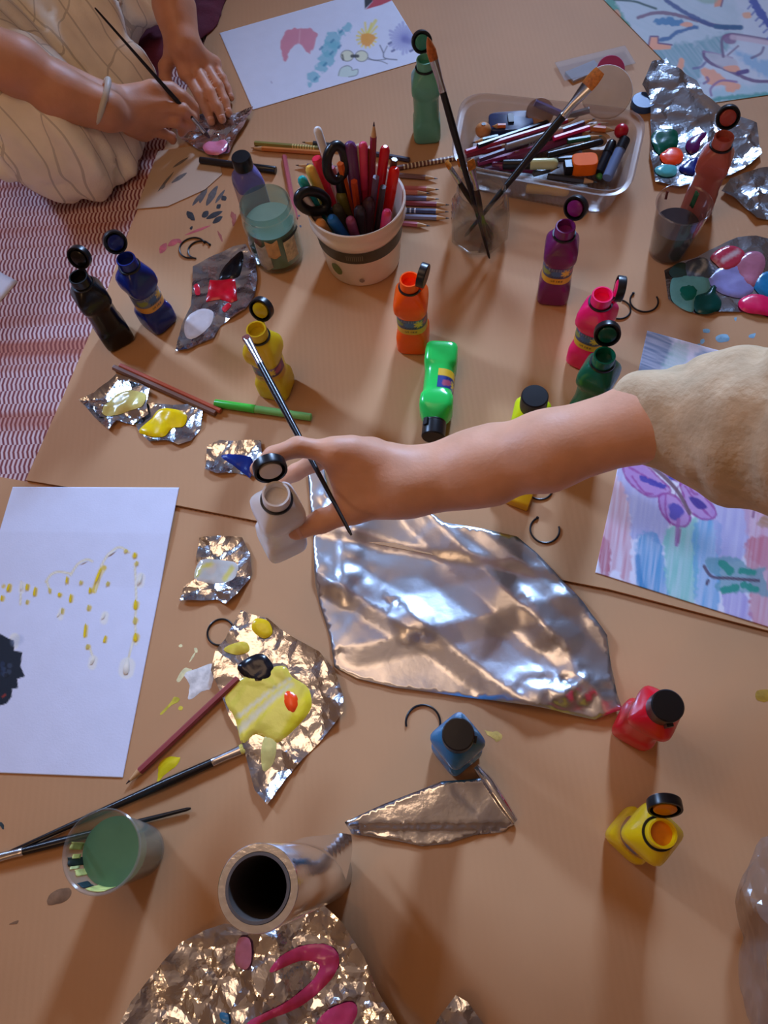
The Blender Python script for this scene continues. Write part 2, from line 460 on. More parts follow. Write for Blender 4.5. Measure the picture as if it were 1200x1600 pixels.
# ------------------------------------------------------------------ the room
WALLM = mat('cream_wall_paint', (186, 166, 146), 0.8, var=0.04, vscale=6)
WOODF = mat('floor_boards', (140, 96, 62), 0.5, var=0.25, vscale=9)
WHITEW = mat('white_window_paint', (232, 230, 226), 0.5, var=0.03)
def boxobj(name, x0, x1, y0, y1, z0, z1, m, parent=None):
    c = Vector(((x0+x1)/2, (y0+y1)/2, (z0+z1)/2))
    o = MB().box(x0-c.x, x1-c.x, y0-c.y, y1-c.y, z0-c.z, z1-c.z).build(name, m, parent, False)
    o.location = c if parent is None else c-parent.location
    return o
struct(boxobj('floor', RX0, RX1, RY0, RY1, -0.1, 0, WOODF))
struct(boxobj('ceiling', RX0, RX1, RY0, RY1, RZ, RZ+0.1, mat('white_ceiling_paint', (236, 234, 230), 0.8, var=0.03, vscale=6)))
struct(boxobj('wall_right', RX1, RX1+0.1, RY0, RY1, 0, RZ, WALLM))
struct(boxobj('wall_front', RX0, RX1, RY0-0.1, RY0, 0, RZ, WALLM))
def wall_with_window(name, wname, horizontal, fixed, a0, a1, w0, w1, z0, z1, sgn):
    """a wall with one glazed opening from w0 to w1"""
    mb = MB(); t0, t1 = sorted((fixed, fixed+sgn*0.1))
    for (p, q, r, s) in ((a0, w0, 0, RZ), (w1, a1, 0, RZ), (w0, w1, 0, z0), (w0, w1, z1, RZ)):
        if horizontal: mb.box(p, q, t0, t1, r, s)
        else: mb.box(t0, t1, p, q, r, s)
    struct(mb.build(name, WALLM, None, False))
    fr = MB(); f0, f1 = sorted((fixed+sgn*0.03, fixed+sgn*0.07))
    g = 0.05
    for (p, q, r, s) in ((w0, w0+g, z0, z1), (w1-g, w1, z0, z1), (w0+g, w1-g, z0, z0+g), (w0+g, w1-g, z1-g, z1), ((w0+w1)/2-0.02, (w0+w1)/2+0.02, z0+g, z1-g)):
        if horizontal: fr.box(p, q, f0, f1, r, s)
        else: fr.box(f0, f1, p, q, r, s)
    w = struct(fr.build(wname, WHITEW, None, False))
    gl = MB(); gm = fixed+sgn*0.05
    if horizontal: gl.box(w0+g, w1-g, gm-0.002, gm+0.002, z0+g, z1-g)
    else: gl.box(gm-0.002, gm+0.002, w0+g, w1-g, z0+g, z1-g)
    gl.build('window_pane', GLASS, w, False)
wall_with_window('wall_back', 'window_1', True, RY1, RX0, RX1, 0.50, 1.20, 1.05, 2.35, 1)
wall_with_window('wall_left', 'window_2', False, RX0, RY0, RY1, 1.52, 2.08, 0.65, 1.75, -1)

# ------------------------------------------------------------------ rug and cardboard
def rug_material():
    m = bpy.data.materials.new('woven_rag_rug'); m.use_nodes = True; nt = m.node_tree; N = nt.nodes; L = nt.links
    b = N['Principled BSDF']; b.inputs['Roughness'].default_value = 0.9
    def mth(op, a, c=None):
        n = N.new('ShaderNodeMath'); n.operation = op
        for i, v in enumerate((a, c)):
            if v is None: continue
            if isinstance(v, (int, float)): n.inputs[i].default_value = v
            else: L.new(v, n.inputs[i])
        return n.outputs[0]
    tc = N.new('ShaderNodeTexCoord'); sp = N.new('ShaderNodeSeparateXYZ'); L.new(tc.outputs['Object'], sp.inputs[0])
    wb = N.new('ShaderNodeTexNoise'); wb.inputs['Scale'].default_value = 60; L.new(tc.outputs['Object'], wb.inputs['Vector'])
    u = sp.outputs['X']; v = mth('ADD', sp.outputs['Y'], mth('MULTIPLY', wb.outputs['Fac'], 0.0025))
    row = mth('FLOOR', mth('DIVIDE', v, 0.0105)); par = mth('MODULO', mth('ABSOLUTE', row), 2.0)
    fv = mth('FRACT', mth('DIVIDE', v, 0.0105))
    sl = mth('SUBTRACT', mth('MULTIPLY', par, 0.7), 0.15)
    ph = mth('ADD', mth('DIVIDE', u, 0.0062), mth('MULTIPLY', fv, sl))
    t = mth('FRACT', mth('ADD', ph, mth('MULTIPLY', par, 0.5)))
    thread = mth('ABSOLUTE', mth('SUBTRACT', t, 0.5))           # 0..0.5
    cr = N.new('ShaderNodeValToRGB'); L.new(mth('MULTIPLY', thread, 2.0), cr.inputs[0])
    cr.color_ramp.elements[0].position = 0.32; cr.color_ramp.elements[1].position = 0.58
    # weft bands
    cx = N.new('ShaderNodeCombineXYZ'); L.new(mth('MULTIPLY', u, 0.5), cx.inputs[0]); L.new(mth('MULTIPLY', v, 26.0), cx.inputs[1])
    nb = N.new('ShaderNodeTexNoise'); nb.inputs['Scale'].default_value = 1.0; nb.inputs['Detail'].default_value = 2; L.new(cx.outputs[0], nb.inputs['Vector'])
    b1 = N.new('ShaderNodeValToRGB'); L.new(nb.outputs['Fac'], b1.inputs[0])
    e = b1.color_ramp.elements; e[0].position = 0.36; e[0].color = (*lin((138, 66, 58)), 1); e[1].position = 0.60; e[1].color = (*lin((134, 66, 74)), 1)
    b2 = N.new('ShaderNodeValToRGB'); L.new(nb.outputs['Fac'], b2.inputs[0])
    e = b2.color_ramp.elements; e[0].position = 0.30; e[0].color = (*lin((190, 124, 106)), 1); e[1].position = 0.48; e[1].color = (*lin((222, 196, 198)), 1)
    mx = N.new('ShaderNodeMix'); mx.data_type = 'RGBA'
    L.new(cr.outputs[0], mx.inputs[0]); L.new(b1.outputs[0], mx.inputs[6]); L.new(b2.outputs[0], mx.inputs[7])
    L.new(mx.outputs[2], b.inputs['Base Color'])
    bp = N.new('ShaderNodeBump'); bp.inputs['Strength'].default_value = 0.6; bp.inputs['Distance'].default_value = 0.003
    L.new(cr.outputs[0], bp.inputs['Height']); L.new(bp.outputs['Normal'], b.inputs['Normal'])
    return m
RUG = rug_material()
rug = slab('rug', [(-1.6, -1.3), (1.9, -1.3), (1.9, 1.9), (-1.6, 1.9)], 0.0, GR, RUG, px=False)
rug.rotation_euler.z = math.radians(0)
tag(rug, 'woven rag rug in red and pink under the cardboard', 'rug')

def cardboard_material():
    m = mat('kraft_cardboard', (196, 147, 102), 0.75, var=0.07, vscale=5, bump=0.0)
    nt = m.node_tree; N = nt.nodes; L = nt.links; b = N['Principled BSDF']
    tc = N.new('ShaderNodeTexCoord'); wv = N.new('ShaderNodeTexWave'); wv.inputs['Scale'].default_value = 42; wv.inputs['Distortion'].default_value = 0.6
    mp = N.new('ShaderNodeMapping'); mp.inputs['Rotation'].default_value = (0, 0, math.radians(-5)); L.new(tc.outputs['Object'], mp.inputs[0]); L.new(mp.outputs[0], wv.inputs['Vector'])
    nz = N.new('ShaderNodeTexNoise'); nz.inputs['Scale'].default_value = 320; L.new(tc.outputs['Object'], nz.inputs['Vector'])
    ad = N.new('ShaderNodeMath'); ad.operation = 'ADD'; L.new(wv.outputs['Fac'], ad.inputs[0]); L.new(nz.outputs['Fac'], ad.inputs[1])
    bp = N.new('ShaderNodeBump'); bp.inputs['Strength'].default_value = 0.06; bp.inputs['Distance'].default_value = 0.001
    L.new(ad.outputs[0], bp.inputs['Height']); L.new(bp.outputs['Normal'], b.inputs['Normal'])
    return m
CARD = cardboard_material()
upper = slab('cardboard_sheet', [(40, 750), (100, 616), (150, 500), (205, 351), (256, 234), (352, -20), (420, -190), (1500, -150), (1560, 1082), (1200, 985), (950, 920), (620, 856), (280, 790)], GR, GU, CARD)
tag(upper, 'large brown cardboard sheet under the bottles, its edge crossing beside the butterfly painting', 'cardboard')
lower = slab('cardboard_sheet', [(-330, 688), (39, 752), (279, 793), (619, 859), (949, 923), (1199, 988), (1600, 1096), (1700, 2050), (-600, 2050)], GR, GL, CARD)
tag(lower, 'brown cardboard sheet in front, under the red and yellow bottles and the foil roll', 'cardboard')
flap = slab('cardboard_offcut', [(247, 236), (300, 228), (340, 240), (347, 272), (320, 296), (262, 322), (213, 326)], GU, GU+0.0014, mat('pale_cardboard', (196, 172, 148), 0.75, var=0.06, vscale=8))
tag(flap, 'paler cardboard piece with thin grey streaks at the left edge beside the painter', 'cardboard')

# dried paint on the cardboard
def quad(x0, y0, x1, y1, w):
    d = math.hypot(x1-x0, y1-y0); nx, ny = -(y1-y0)/d*w/2, (x1-x0)/d*w/2
    mx, my = (x0+x1)/2, (y0+y1)/2
    return [(x0, y0), (mx+nx, my+ny), (x1, y1), (mx-nx*1.1, my-ny*1.1)]
GREYP = drypaint((95, 88, 86)); DARKP = drypaint((48, 46, 48)); PINKP = drypaint((196, 92, 96))
smear(upper, [quad(312, 318, 325, 282, 9), quad(322, 322, 340, 290, 10), quad(300, 322, 318, 300, 6), quad(336, 318, 352, 296, 5)], GREYP, GU, label='grey dried brush strokes')
smear(upper, [quad(292, 330, 304, 345, 10), quad(316, 340, 326, 330, 9), quad(322, 342, 348, 330, 8), quad(332, 349, 348, 338, 8), quad(346, 312, 354, 308, 9), quad(338, 326, 345, 320, 7), quad(297, 356, 301, 357, 6)], DARKP, GU, label='black dried dabs')
smear(upper, [quad(250, 396, 260, 380, 10), quad(262, 384, 280, 374, 9), quad(276, 374, 284, 380, 6), quad(288, 368, 330, 352, 4)], PINKP, GU, label='pink dried strokes')
smear(upper, [quad(366, 345, 362, 330, 7), quad(364, 354, 368, 334, 6), quad(340, 360, 348, 378, 4)], drypaint((165, 88, 74)), GU, label='rust red dried stroke')
smear(flap, [quad(246, 300, 272, 268, 3.5), quad(270, 262, 294, 246, 4), quad(268, 286, 292, 270, 6), quad(252, 296, 258, 286, 5)], drypaint((110, 104, 100)), GU+0.0014, label='thin grey streaks')
smear(upper, [[(1120, 525), (1128, 522), (1138, 524), (1138, 533), (1125, 535), (1118, 530)], [(1098, 515), (1108, 514), (1108, 520), (1100, 520)], [(1094, 532), (1100, 529), (1101, 534), (1096, 538)], [(1089, 538), (1094, 537), (1093, 541)], [(1170, 524), (1180, 521), (1178, 528), (1172, 528)], [(1147, 497), (1151, 496), (1150, 502)]], drypaint((130, 175, 200)), GU, label='pale blue spatters')
smear(upper, [[(738, 688), (742, 685), (746, 687), (742, 690)], [(742, 694), (748, 690), (752, 690), (745, 695)]], drypaint((200, 170, 90)), GU)
smear(upper, [quad(457, 318, 459, 320, 3), quad(462, 330, 464, 331, 3), quad(455, 340, 458, 344, 3), quad(466, 336, 468, 339, 3.5), quad(475, 322, 478, 324, 3), quad(468, 352, 470, 356, 3)], drypaint((90, 96, 110)), GU, label='tiny grey spots')
smear(lower, [[(288, 1052), (308, 1045), (330, 1037), (334, 1048), (330, 1075), (316, 1080), (300, 1092), (294, 1090), (296, 1072)]], drypaint((226, 220, 212)), GL, label='dried white paint patch')
smear(lower, [[(276, 1062), (284, 1048), (290, 1044), (300, 1046), (290, 1054), (280, 1066)], quad(304, 1012, 308, 1020, 5), quad(296, 1035, 306, 1018, 3), quad(280, 1008, 285, 1010, 6)], drypaint((236, 226, 170)), GL, label='cream paint flecks')
smear(lower, [[(250, 1115), (266, 1098), (272, 1089), (280, 1092), (277, 1098), (268, 1102), (254, 1116)], quad(278, 1108, 286, 1106, 7)], drypaint((214, 196, 60)), GL, label='yellow dried stroke')
smear(lower, [[(247, 1205), (250, 1192), (262, 1183), (281, 1184), (276, 1196), (266, 1204), (256, 1212), (247, 1221)]], wetpaint((226, 208, 30)), GL, label='bright yellow paint blot', thick=0.0012)
smear(lower, [quad(0, 1284, 6, 1296, 6)], drypaint((50, 66, 70)), GL)
smear(lower, [[(757, 1140), (765, 1144), (774, 1143), (784, 1147), (784, 1154), (776, 1159), (768, 1152), (760, 1146)]], drypaint((222, 190, 100)), GL, label='dried yellow paint flake')
smear(lower, [[(76, 1400), (90, 1390), (108, 1388), (112, 1396), (104, 1407), (88, 1413), (74, 1414)], [(14, 1444), (28, 1438), (26, 1444)]], drypaint((128, 96, 70)), GL, label='damp brown stain')
smear(lower, [[(1182, 1080), (1206, 1078), (1204, 1094), (1184, 1095)]], drypaint((170, 130, 40)), GL, label='dull yellow square of paint')

# ------------------------------------------------------------------ papers
def ext(p, q, L, z):
    a, b = at(*p, z), at(*q, z); r = a+(b-a).normalized()*L; return tuple(to_px([tuple(r)])[0])
def para(o, a, b, z):
    r = at(*a, z)+at(*b, z)-at(*o, z); return tuple(to_px([tuple(r)])[0])
def sc(ox, oy, s, pts): return [(ox+x/s, oy+y/s) for x, y in pts]

def paint_flowers(b):
    Z = lambda *p: sc(420, 0, 4.0, p)
    b.fill(Z((75, 280), (100, 205), (150, 182), (200, 176), (250, 176), (300, 205), (298, 240), (255, 335), (192, 272), (135, 312), (105, 382), (82, 345)), (214, 128, 148), 0.9, 2.0, 1.5)
    b.stroke(Z((195, 190), (190, 265)), 1.2, (235, 190, 205), 0.7)
    for p, w in (((490, 175), 14), ((450, 210), 12), ((400, 250), 26), ((380, 310), 26), ((360, 370), 24), ((330, 420), 18), ((280, 480), 18), ((255, 530), 10), ((420, 290), 14)):
        b.stroke(Z(p), w, (118, 190, 208), 0.8, 3, 5)
    for p in ((445, 205), (320, 310), (435, 300), (345, 410), (285, 500), (385, 340), (390, 265)):
        b.stroke(Z(p, (p[0]+14, p[1]-14)), 3.5, (58, 132, 172), 0.75, 2)
    for a in range(0, 360, 24):
        r = 95 if a in (288, 312, 264) else 62+20*((a*7) % 3)/3
        b.stroke(Z((612, 238), (612+r*math.cos(math.radians(a)), 238+r*math.sin(math.radians(a)))), 3.4, (238, 220, 96), 0.8, 1.5)
    b.stroke(Z((612, 220), (668, 130)), 5, (232, 222, 96), 0.8, 2)
    b.fill(Z((580, 222), (620, 212), (664, 235), (650, 268), (625, 292), (582, 276)), (238, 160, 52), 0.9, 2, 1.5)
    for k in range(26):
        a = math.radians(k*360/26); r = 78+26*((k*5) % 4)/3
        b.stroke(Z((850, 240), (850+r*math.cos(a), 240+r*math.sin(a)*0.95)), 4.2, (138, 142, 202), 0.55, 2)
    b.stroke(Z((850, 250), (880, 260)), 9, (100, 104, 172), 0.5, 4)
    for p in ((770, 322), (885, 322), (750, 275)): b.stroke(Z(p, (p[0]+14, p[1]-8)), 3.5, (70, 74, 132), 0.8)
    for cx, cy in ((490, 350), (580, 352)):
        el = [(cx+40*math.cos(t), cy+34*math.sin(t)) for t in np.linspace(0, 2*math.pi, 16)[:-1]]
        b.fill(Z(*el), (220, 226, 196), 0.9); b.stroke(Z(*(el+el[:1])), 1.3, (90, 92, 96), 0.8)
    b.stroke(Z((520, 352), (556, 352)), 5, (40, 40, 44), 0.9); b.stroke(Z((460, 345), (466, 375)), 3, (60, 60, 60), 0.8)
    b.stroke(Z((620, 362), (660, 378), (730, 372)), 1.6, (92, 96, 108), 0.8); b.stroke(Z((620, 372), (700, 384), (740, 400)), 1.4, (92, 96, 108), 0.8)
    b.stroke(Z((695, 285), (715, 330), (725, 365), (800, 375)), 2.0, (80, 86, 110), 0.8); b.stroke(Z((740, 290), (720, 330)), 1.5, (80, 86, 110), 0.8)
    fi = [(435, 475), (450, 430), (490, 412), (518, 425), (522, 440), (556, 435), (550, 470), (500, 482)]
    b.fill(Z(*fi), (200, 222, 214), 0.9); b.stroke(Z(*fi), 1.3, (96, 110, 116), 0.8)
    b.fill(Z((596, -40), (640, -30), (660, 0), (600, 58)), (40, 36, 40), 1.0, 1.5, curve=False)
    b.fill(Z((640, -20), (790, -20), (770, 4), (700, 34), (606, 60), (650, 10)), (192, 62, 78), 1.0, 1.5, curve=False)
    b.stroke(Z((15, 512), (20, 520)), 2, (160, 160, 190), 0.6)
c1, c2, c3 = (343, 52), (395, 172), (668, 92)
P_FLOWERS = sheet_of_paper('flower_drawing', 'white paper with a pink shape, turquoise smear and two painted flowers, near the top', [c1, para(c2, c1, c3, GU), c3, c2], GU+0.0003, paint_flowers, base=(220, 228, 248), cat='drawing')

def paint_drips(b):
    Z = lambda *p: sc(0, 740, 2.857, p)
    cream, yel = (238, 234, 214), (232, 200, 48)
    for pts in (((200, 480), (225, 448), (260, 436), (312, 444)), ((312, 450), (345, 402), (385, 382), (410, 390)), ((440, 430), (470, 375), (500, 345), (535, 328), (575, 350)),
                ((600, 400), (602, 480), (604, 580), (600, 650), (602, 760)), ((590, 745), (575, 800), (565, 840)), ((205, 480), (220, 530)), ((90, 480), (85, 580)), ((395, 770), (415, 835))):
        b.stroke(Z(*pts), 3.2, (222, 206, 150), 0.8, 1.6)
        b.stroke(Z(*pts), 1.4, (250, 246, 220), 0.9, 1.2)
    for x, y, w in ((565, 860, 24), (625, 468, 14), (465, 635, 11), (412, 835, 13), (96, 500, 9), (270, 618, 9), (60, 740, 16)):
        b.stroke(Z((x, y-8), (x-6, y+20)), w, (240, 238, 230), 0.85, 3)
    for x, y, w, l in ((38, 508, 10, 18), (8, 555, 8, 10), (120, 505, 8, 14), (155, 525, 8, 24), (120, 572, 6, 8), (220, 520, 5, 10), (265, 540, 8, 4), (298, 475, 6, 18), (315, 555, 8, 20), (360, 485, 7, 4),
                       (278, 612, 5, 16), (402, 520, 8, 10), (395, 598, 9, 8), (480, 490, 7, 6), (380, 700, 8, 40), (390, 772, 9, 6), (468, 738, 7, 18), (602, 365, 10, 6), (610, 400, 7, 6), (605, 585, 12, 14), (602, 655, 10, 8), (605, 730, 13, 12), (562, 346, 7, 4), (12, 500, 7, 4)):
        b.stroke(Z((x, y-l/2), (x-3, y+l/2)), w*0.8, yel, 0.8, 2)
    b.stroke(Z((462, 418), (440, 450), (415, 520)), 8, yel, 0.9, 2); b.stroke(Z((458, 430), (435, 475), (420, 520)), 2.4, (240, 232, 190), 0.8)
    b.fill([(0, 990), (10, 996), (20, 1000), (20, 1016), (33, 1018), (30, 1040), (37, 1056), (25, 1060), (26, 1074), (17, 1076), (16, 1088), (8, 1099), (-25, 1108), (-70, 1050), (-35, 985)], (22, 32, 46), 1.0, 1.2, curve=False)
    for k in range(14):
        a = k*2.4; b.stroke([(2+18*math.cos(a)*(k % 3)/3, 1045+34*math.sin(a*1.3))], 8, ((40, 56, 84), (14, 18, 24), (58, 70, 92))[k % 3], 0.7, 1.2)
    b.stroke([(2, 1088), (6, 1085)], 3, (180, 60, 40), 0.7); b.stroke([(22, 1002), (28, 998)], 14, (150, 168, 200), 0.35, 6)
t1, t2, t3 = (20, 761), (280, 762), (190, 1215)
P_DRIP = sheet_of_paper('drip_painting', 'white paper with yellow and white drips and a dark blot, by the lower left edge', [t1, t2, t3, para(t2, t1, t3, GU)], GU+0.0003, paint_drips, base=(222, 226, 246),
                        curl=lambda u, v: -0.0032*np.clip((v-0.18)/0.2, 0, 1), cat='painting')

def drip(par, x, y, w, l, m, tilt=0.0, n=14):
    """one raised teardrop of wet paint on the paper"""
    pts = []
    for k in range(n):
        a = 2*math.pi*k/n; s = math.sin(a); ww = w/2*(0.75+0.35*s) if l > w*0.8 else w/2
        u, v = ww*math.cos(a), l/2*s+w*0.3*s
        pts.append((x+u*math.cos(tilt)-v*math.sin(tilt), y+u*math.sin(tilt)+v*math.cos(tilt)))
    z = GU+0.0008 if y < 800 else GU+0.0008-0.0032*min(1, max(0, ((y-761)/454-0.18)/0.2))
    pw = px_poly(pts, z); V2, Fc, B = tri_sheet(pw, 0.0022, 0.15, 2); d = seg_dist(V2, pw, True); pl = par.location
    mesh_obj('paint_drip', np.column_stack([V2[:, 0]-pl.x, V2[:, 1]-pl.y, z+0.0006+0.0013*(1-np.exp(-d/0.0014))-pl.z]), Fc, m, par, True)
YD, WD, OD = wetpaint((236, 204, 34)), wetpaint((240, 236, 222)), wetpaint((218, 200, 110))
for x, y, w, l, m, tl in ((38, 508, 10, 20, YD, 0.3), (8, 555, 8, 14, YD, 0.1), (120, 505, 9, 16, YD, 0.1), (155, 525, 9, 26, YD, 0.15), (120, 572, 6, 12, OD, 0.2), (222, 520, 6, 16, OD, -0.3), (265, 540, 9, 7, YD, 0), (298, 472, 7, 20, YD, 0.1), (315, 556, 9, 24, YD, 0.1), (360, 485, 8, 8, OD, 0),
                          (277, 612, 6, 18, OD, 0.1), (402, 520, 9, 14, YD, 0), (395, 598, 9, 14, OD, 0), (480, 490, 8, 10, OD, 0.3), (380, 700, 9, 44, YD, 0.1), (390, 772, 10, 10, OD, 0), (468, 738, 8, 20, YD, 0.3), (602, 364, 11, 10, YD, 0), (610, 400, 8, 10, OD, 0), (605, 585, 13, 26, YD, 0), (602, 655, 10, 20, OD, 0), (605, 730, 14, 20, YD, 0), (562, 346, 8, 6, OD, 0),
                          (440, 452, 9, 44, YD, 0.35), (565, 858, 24, 44, WD, 0.1), (625, 468, 13, 30, WD, 0.3), (463, 635, 10, 16, WD, 0.5), (414, 832, 12, 24, WD, 0.4), (96, 500, 8, 22, WD, 0), (262, 628, 7, 14, WD, 0.6), (500, 352, 7, 28, WD, 1.0), (375, 392, 6, 20, WD, 1.2)):
    drip(P_DRIP, x/2.857, 740+y/2.857, w/2.1, l/2.1, m, tl)

def paint_butterflies(b):
    Z = lambda *p: sc(900, 700, 4.0, p)
    H = math.pi/2+0.12
    b.fill([(1006, 515), (1052, 536), (1020, 600), (990, 612)], (62, 96, 130), 0.9, 8, 3, (0.35, 0.5, 0.5))
    b.fill([(1050, 540), (1075, 545), (1060, 590), (1030, 592)], (160, 196, 186), 0.7, 8, 3, (0.35, 0.5, 0.5))
    b.fill([(1092, 548), (1122, 556), (1112, 580), (1085, 575)], (112, 150, 186), 0.8, 6, 3, (0.35, 0.5, 0.5))
    b.fill([(1124, 556), (1170, 570), (1160, 600), (1120, 590)], (222, 180, 186), 0.8, 6, 3)
    b.fill([(996, 580), (1030, 590), (1020, 640), (985, 640)], (120, 150, 190), 0.8, 8, 3, (0.35, 0.5, 0.5))
    b.fill([(1000, 600), (1250, 600), (1250, 720), (980, 700)], (206, 205, 226), 0.6, 10, 3, (H, 0.3, 0.5))
    def strip(pts, col, a=0.85, dep=0.65, seed=1): b.fill(Z(*pts), col, a, 4, 3, (H, 0.32, dep), True, seed)
    strip(((220, 180), (330, 300), (345, 600), (330, 860), (250, 760), (190, 790), (140, 720), (150, 480)), (205, 128, 140), 0.9, 0.75, 2)
    strip(((150, 560), (210, 600), (205, 790), (150, 790)), (186, 92, 110), 0.9, 0.5, 3)
    strip(((250, 120), (420, 110), (560, 300), (580, 560), (540, 610), (430, 540), (340, 560), (330, 340)), (168, 168, 214), 0.9, 0.4, 4)
    strip(((400, 540), (520, 560), (580, 940), (480, 960), (390, 900), (375, 640)), (70, 152, 200), 0.95, 0.55, 5)
    b.stroke(Z((385, 680), (395, 800), (425, 905)), 9, (28, 128, 186), 0.7, 4)
    strip(((560, 520), (690, 480), (760, 440), (740, 1010), (600, 980), (555, 800)), (140, 204, 192), 0.95, 0.4, 6)
    strip(((740, 470), (900, 470), (900, 700), (880, 1030), (760, 1010), (735, 760)), (104, 170, 214), 0.95, 0.5, 7)
    strip(((840, 230), (1060, 290), (1060, 660), (900, 700), (870, 520)), (176, 170, 216), 0.9, 0.4, 8)
    strip(((920, 880), (1060, 920), (1090, 1090), (940, 1040)), (170, 152, 210), 0.9, 0.45, 9)
    strip(((1050, 210), (1200, 150), (1320, 240), (1330, 760), (1200, 760), (1090, 660)), (214, 150, 172), 0.9, 0.5, 10)
    strip(((1060, 600), (1200, 560), (1330, 700), (1330, 1160), (1110, 1100), (1080, 900)), (206, 110, 122), 0.9, 0.5, 11)
    strip(((700, 20), (800, 80), (790, 200), (720, 200)), (176, 196, 232), 0.9, 0.2, 12)
    wing, out, ink = (184, 130, 196), (152, 44, 140), (62, 62, 164)
    ws = [[(300, 100), (420, 100), (520, 190), (590, 260), (555, 290), (460, 304), (370, 250), (310, 180)],
          [(490, 90), (560, 30), (660, 40), (705, 150), (680, 200), (610, 200)],
          [(650, 215), (740, 200), (790, 290), (860, 370), (870, 430), (790, 446), (700, 380), (670, 290)],
          [(530, 290), (620, 300), (680, 380), (715, 440), (680, 490), (610, 480), (545, 420), (520, 350)]]
    for w in ws:
        b.fill(Z(*w), wing, 0.85, 3, 2)
        sp = [tuple(q) for q in smooth_poly(w, 4)]; b.stroke(Z(*(sp+sp[:1])), 3.2, out, 0.75, 1.6, 1.5, curve=False)
    for l in (((330, 120), (450, 190), (560, 260)), ((350, 180), (420, 270), (480, 290)), ((560, 290), (560, 400), (590, 480)), ((680, 240), (760, 350), (840, 430)), ((640, 70), (650, 150), (690, 190)), ((620, 300), (640, 240), (700, 210)), ((700, 220), (730, 280), (760, 290))):
        b.stroke(Z(*l), 3.0, out, 0.7, 2, 1.5)
    b.stroke(Z((412, 188), (470, 215), (545, 242)), 8, ink, 0.9, 2, 3); b.stroke(Z((602, 95), (600, 175)), 14, ink, 0.9, 3, 3)
    b.fill(Z((705, 310), (765, 318), (820, 372), (760, 380)), (72, 52, 142), 0.95, 2); b.stroke(Z((610, 375), (640, 395), (615, 420)), 16, ink, 0.85, 3, 4)
    b.stroke(Z((640, 450), (632, 520), (628, 605)), 6, (168, 96, 168), 0.8, 2)
    b.stroke(Z((650, 510), (640, 590)), 4, (150, 70, 140), 0.7, 2)
    b.stroke(Z((430, 70), (480, 120), (560, 190), (640, 280), (710, 410)), 6, (118, 84, 98), 0.95, 1.8); b.stroke(Z((495, 62), (485, 110)), 3, (118, 84, 98), 0.8)
    b.fill(Z((800, 700), (900, 680), (1010, 690), (1090, 750), (1185, 750), (1170, 800), (1210, 930), (1080, 900), (940, 910), (860, 870), (900, 820), (840, 770)), (104, 160, 170), 0.75, 3, 2)
    for l, w in ((((915, 725), (965, 770)), 13), (((1030, 770), (1110, 778)), 9), (((1045, 855), (1120, 885)), 11), (((925, 890), (1000, 870)), 12)): b.stroke(Z(*l), w, (34, 150, 128), 0.9, 2, 3)
    b.stroke(Z((800, 740), (850, 805), (960, 815), (1140, 830)), 5, (98, 72, 92), 0.9, 1.6); b.stroke(Z((818, 850), (825, 830)), 5, (90, 66, 86), 0.9)
    b.fill(Z((1110, 300), (1200, 270), (1330, 280), (1340, 480), (1200, 500), (1130, 470), (1190, 390)), (178, 134, 82), 0.85, 3, 2, (0.4, 0.4, 0.4)); b.stroke(Z((1070, 345), (1130, 385), (1240, 392)), 4, (96, 52, 70), 0.9); b.stroke(Z((1110, 400), (1105, 430)), 5, (150, 90, 130), 0.8)
q4, q1 = (930, 895), (1010, 520); q3 = ext(q4, (1200, 980), 0.245, GU); q2 = para(q4, q1, q3, GU)
P_BUTTER = sheet_of_paper('butterfly_painting', 'painting of purple and green butterflies over pastel stripes, under the sleeve on the right', [q1, q2, q3, q4], GU+0.0003, paint_butterflies, base=(232, 226, 238),
                          curl=lambda u, v: 0.004*np.clip(1-v*4, 0, 1)*np.clip(1-u*3, 0, 1), cat='painting')

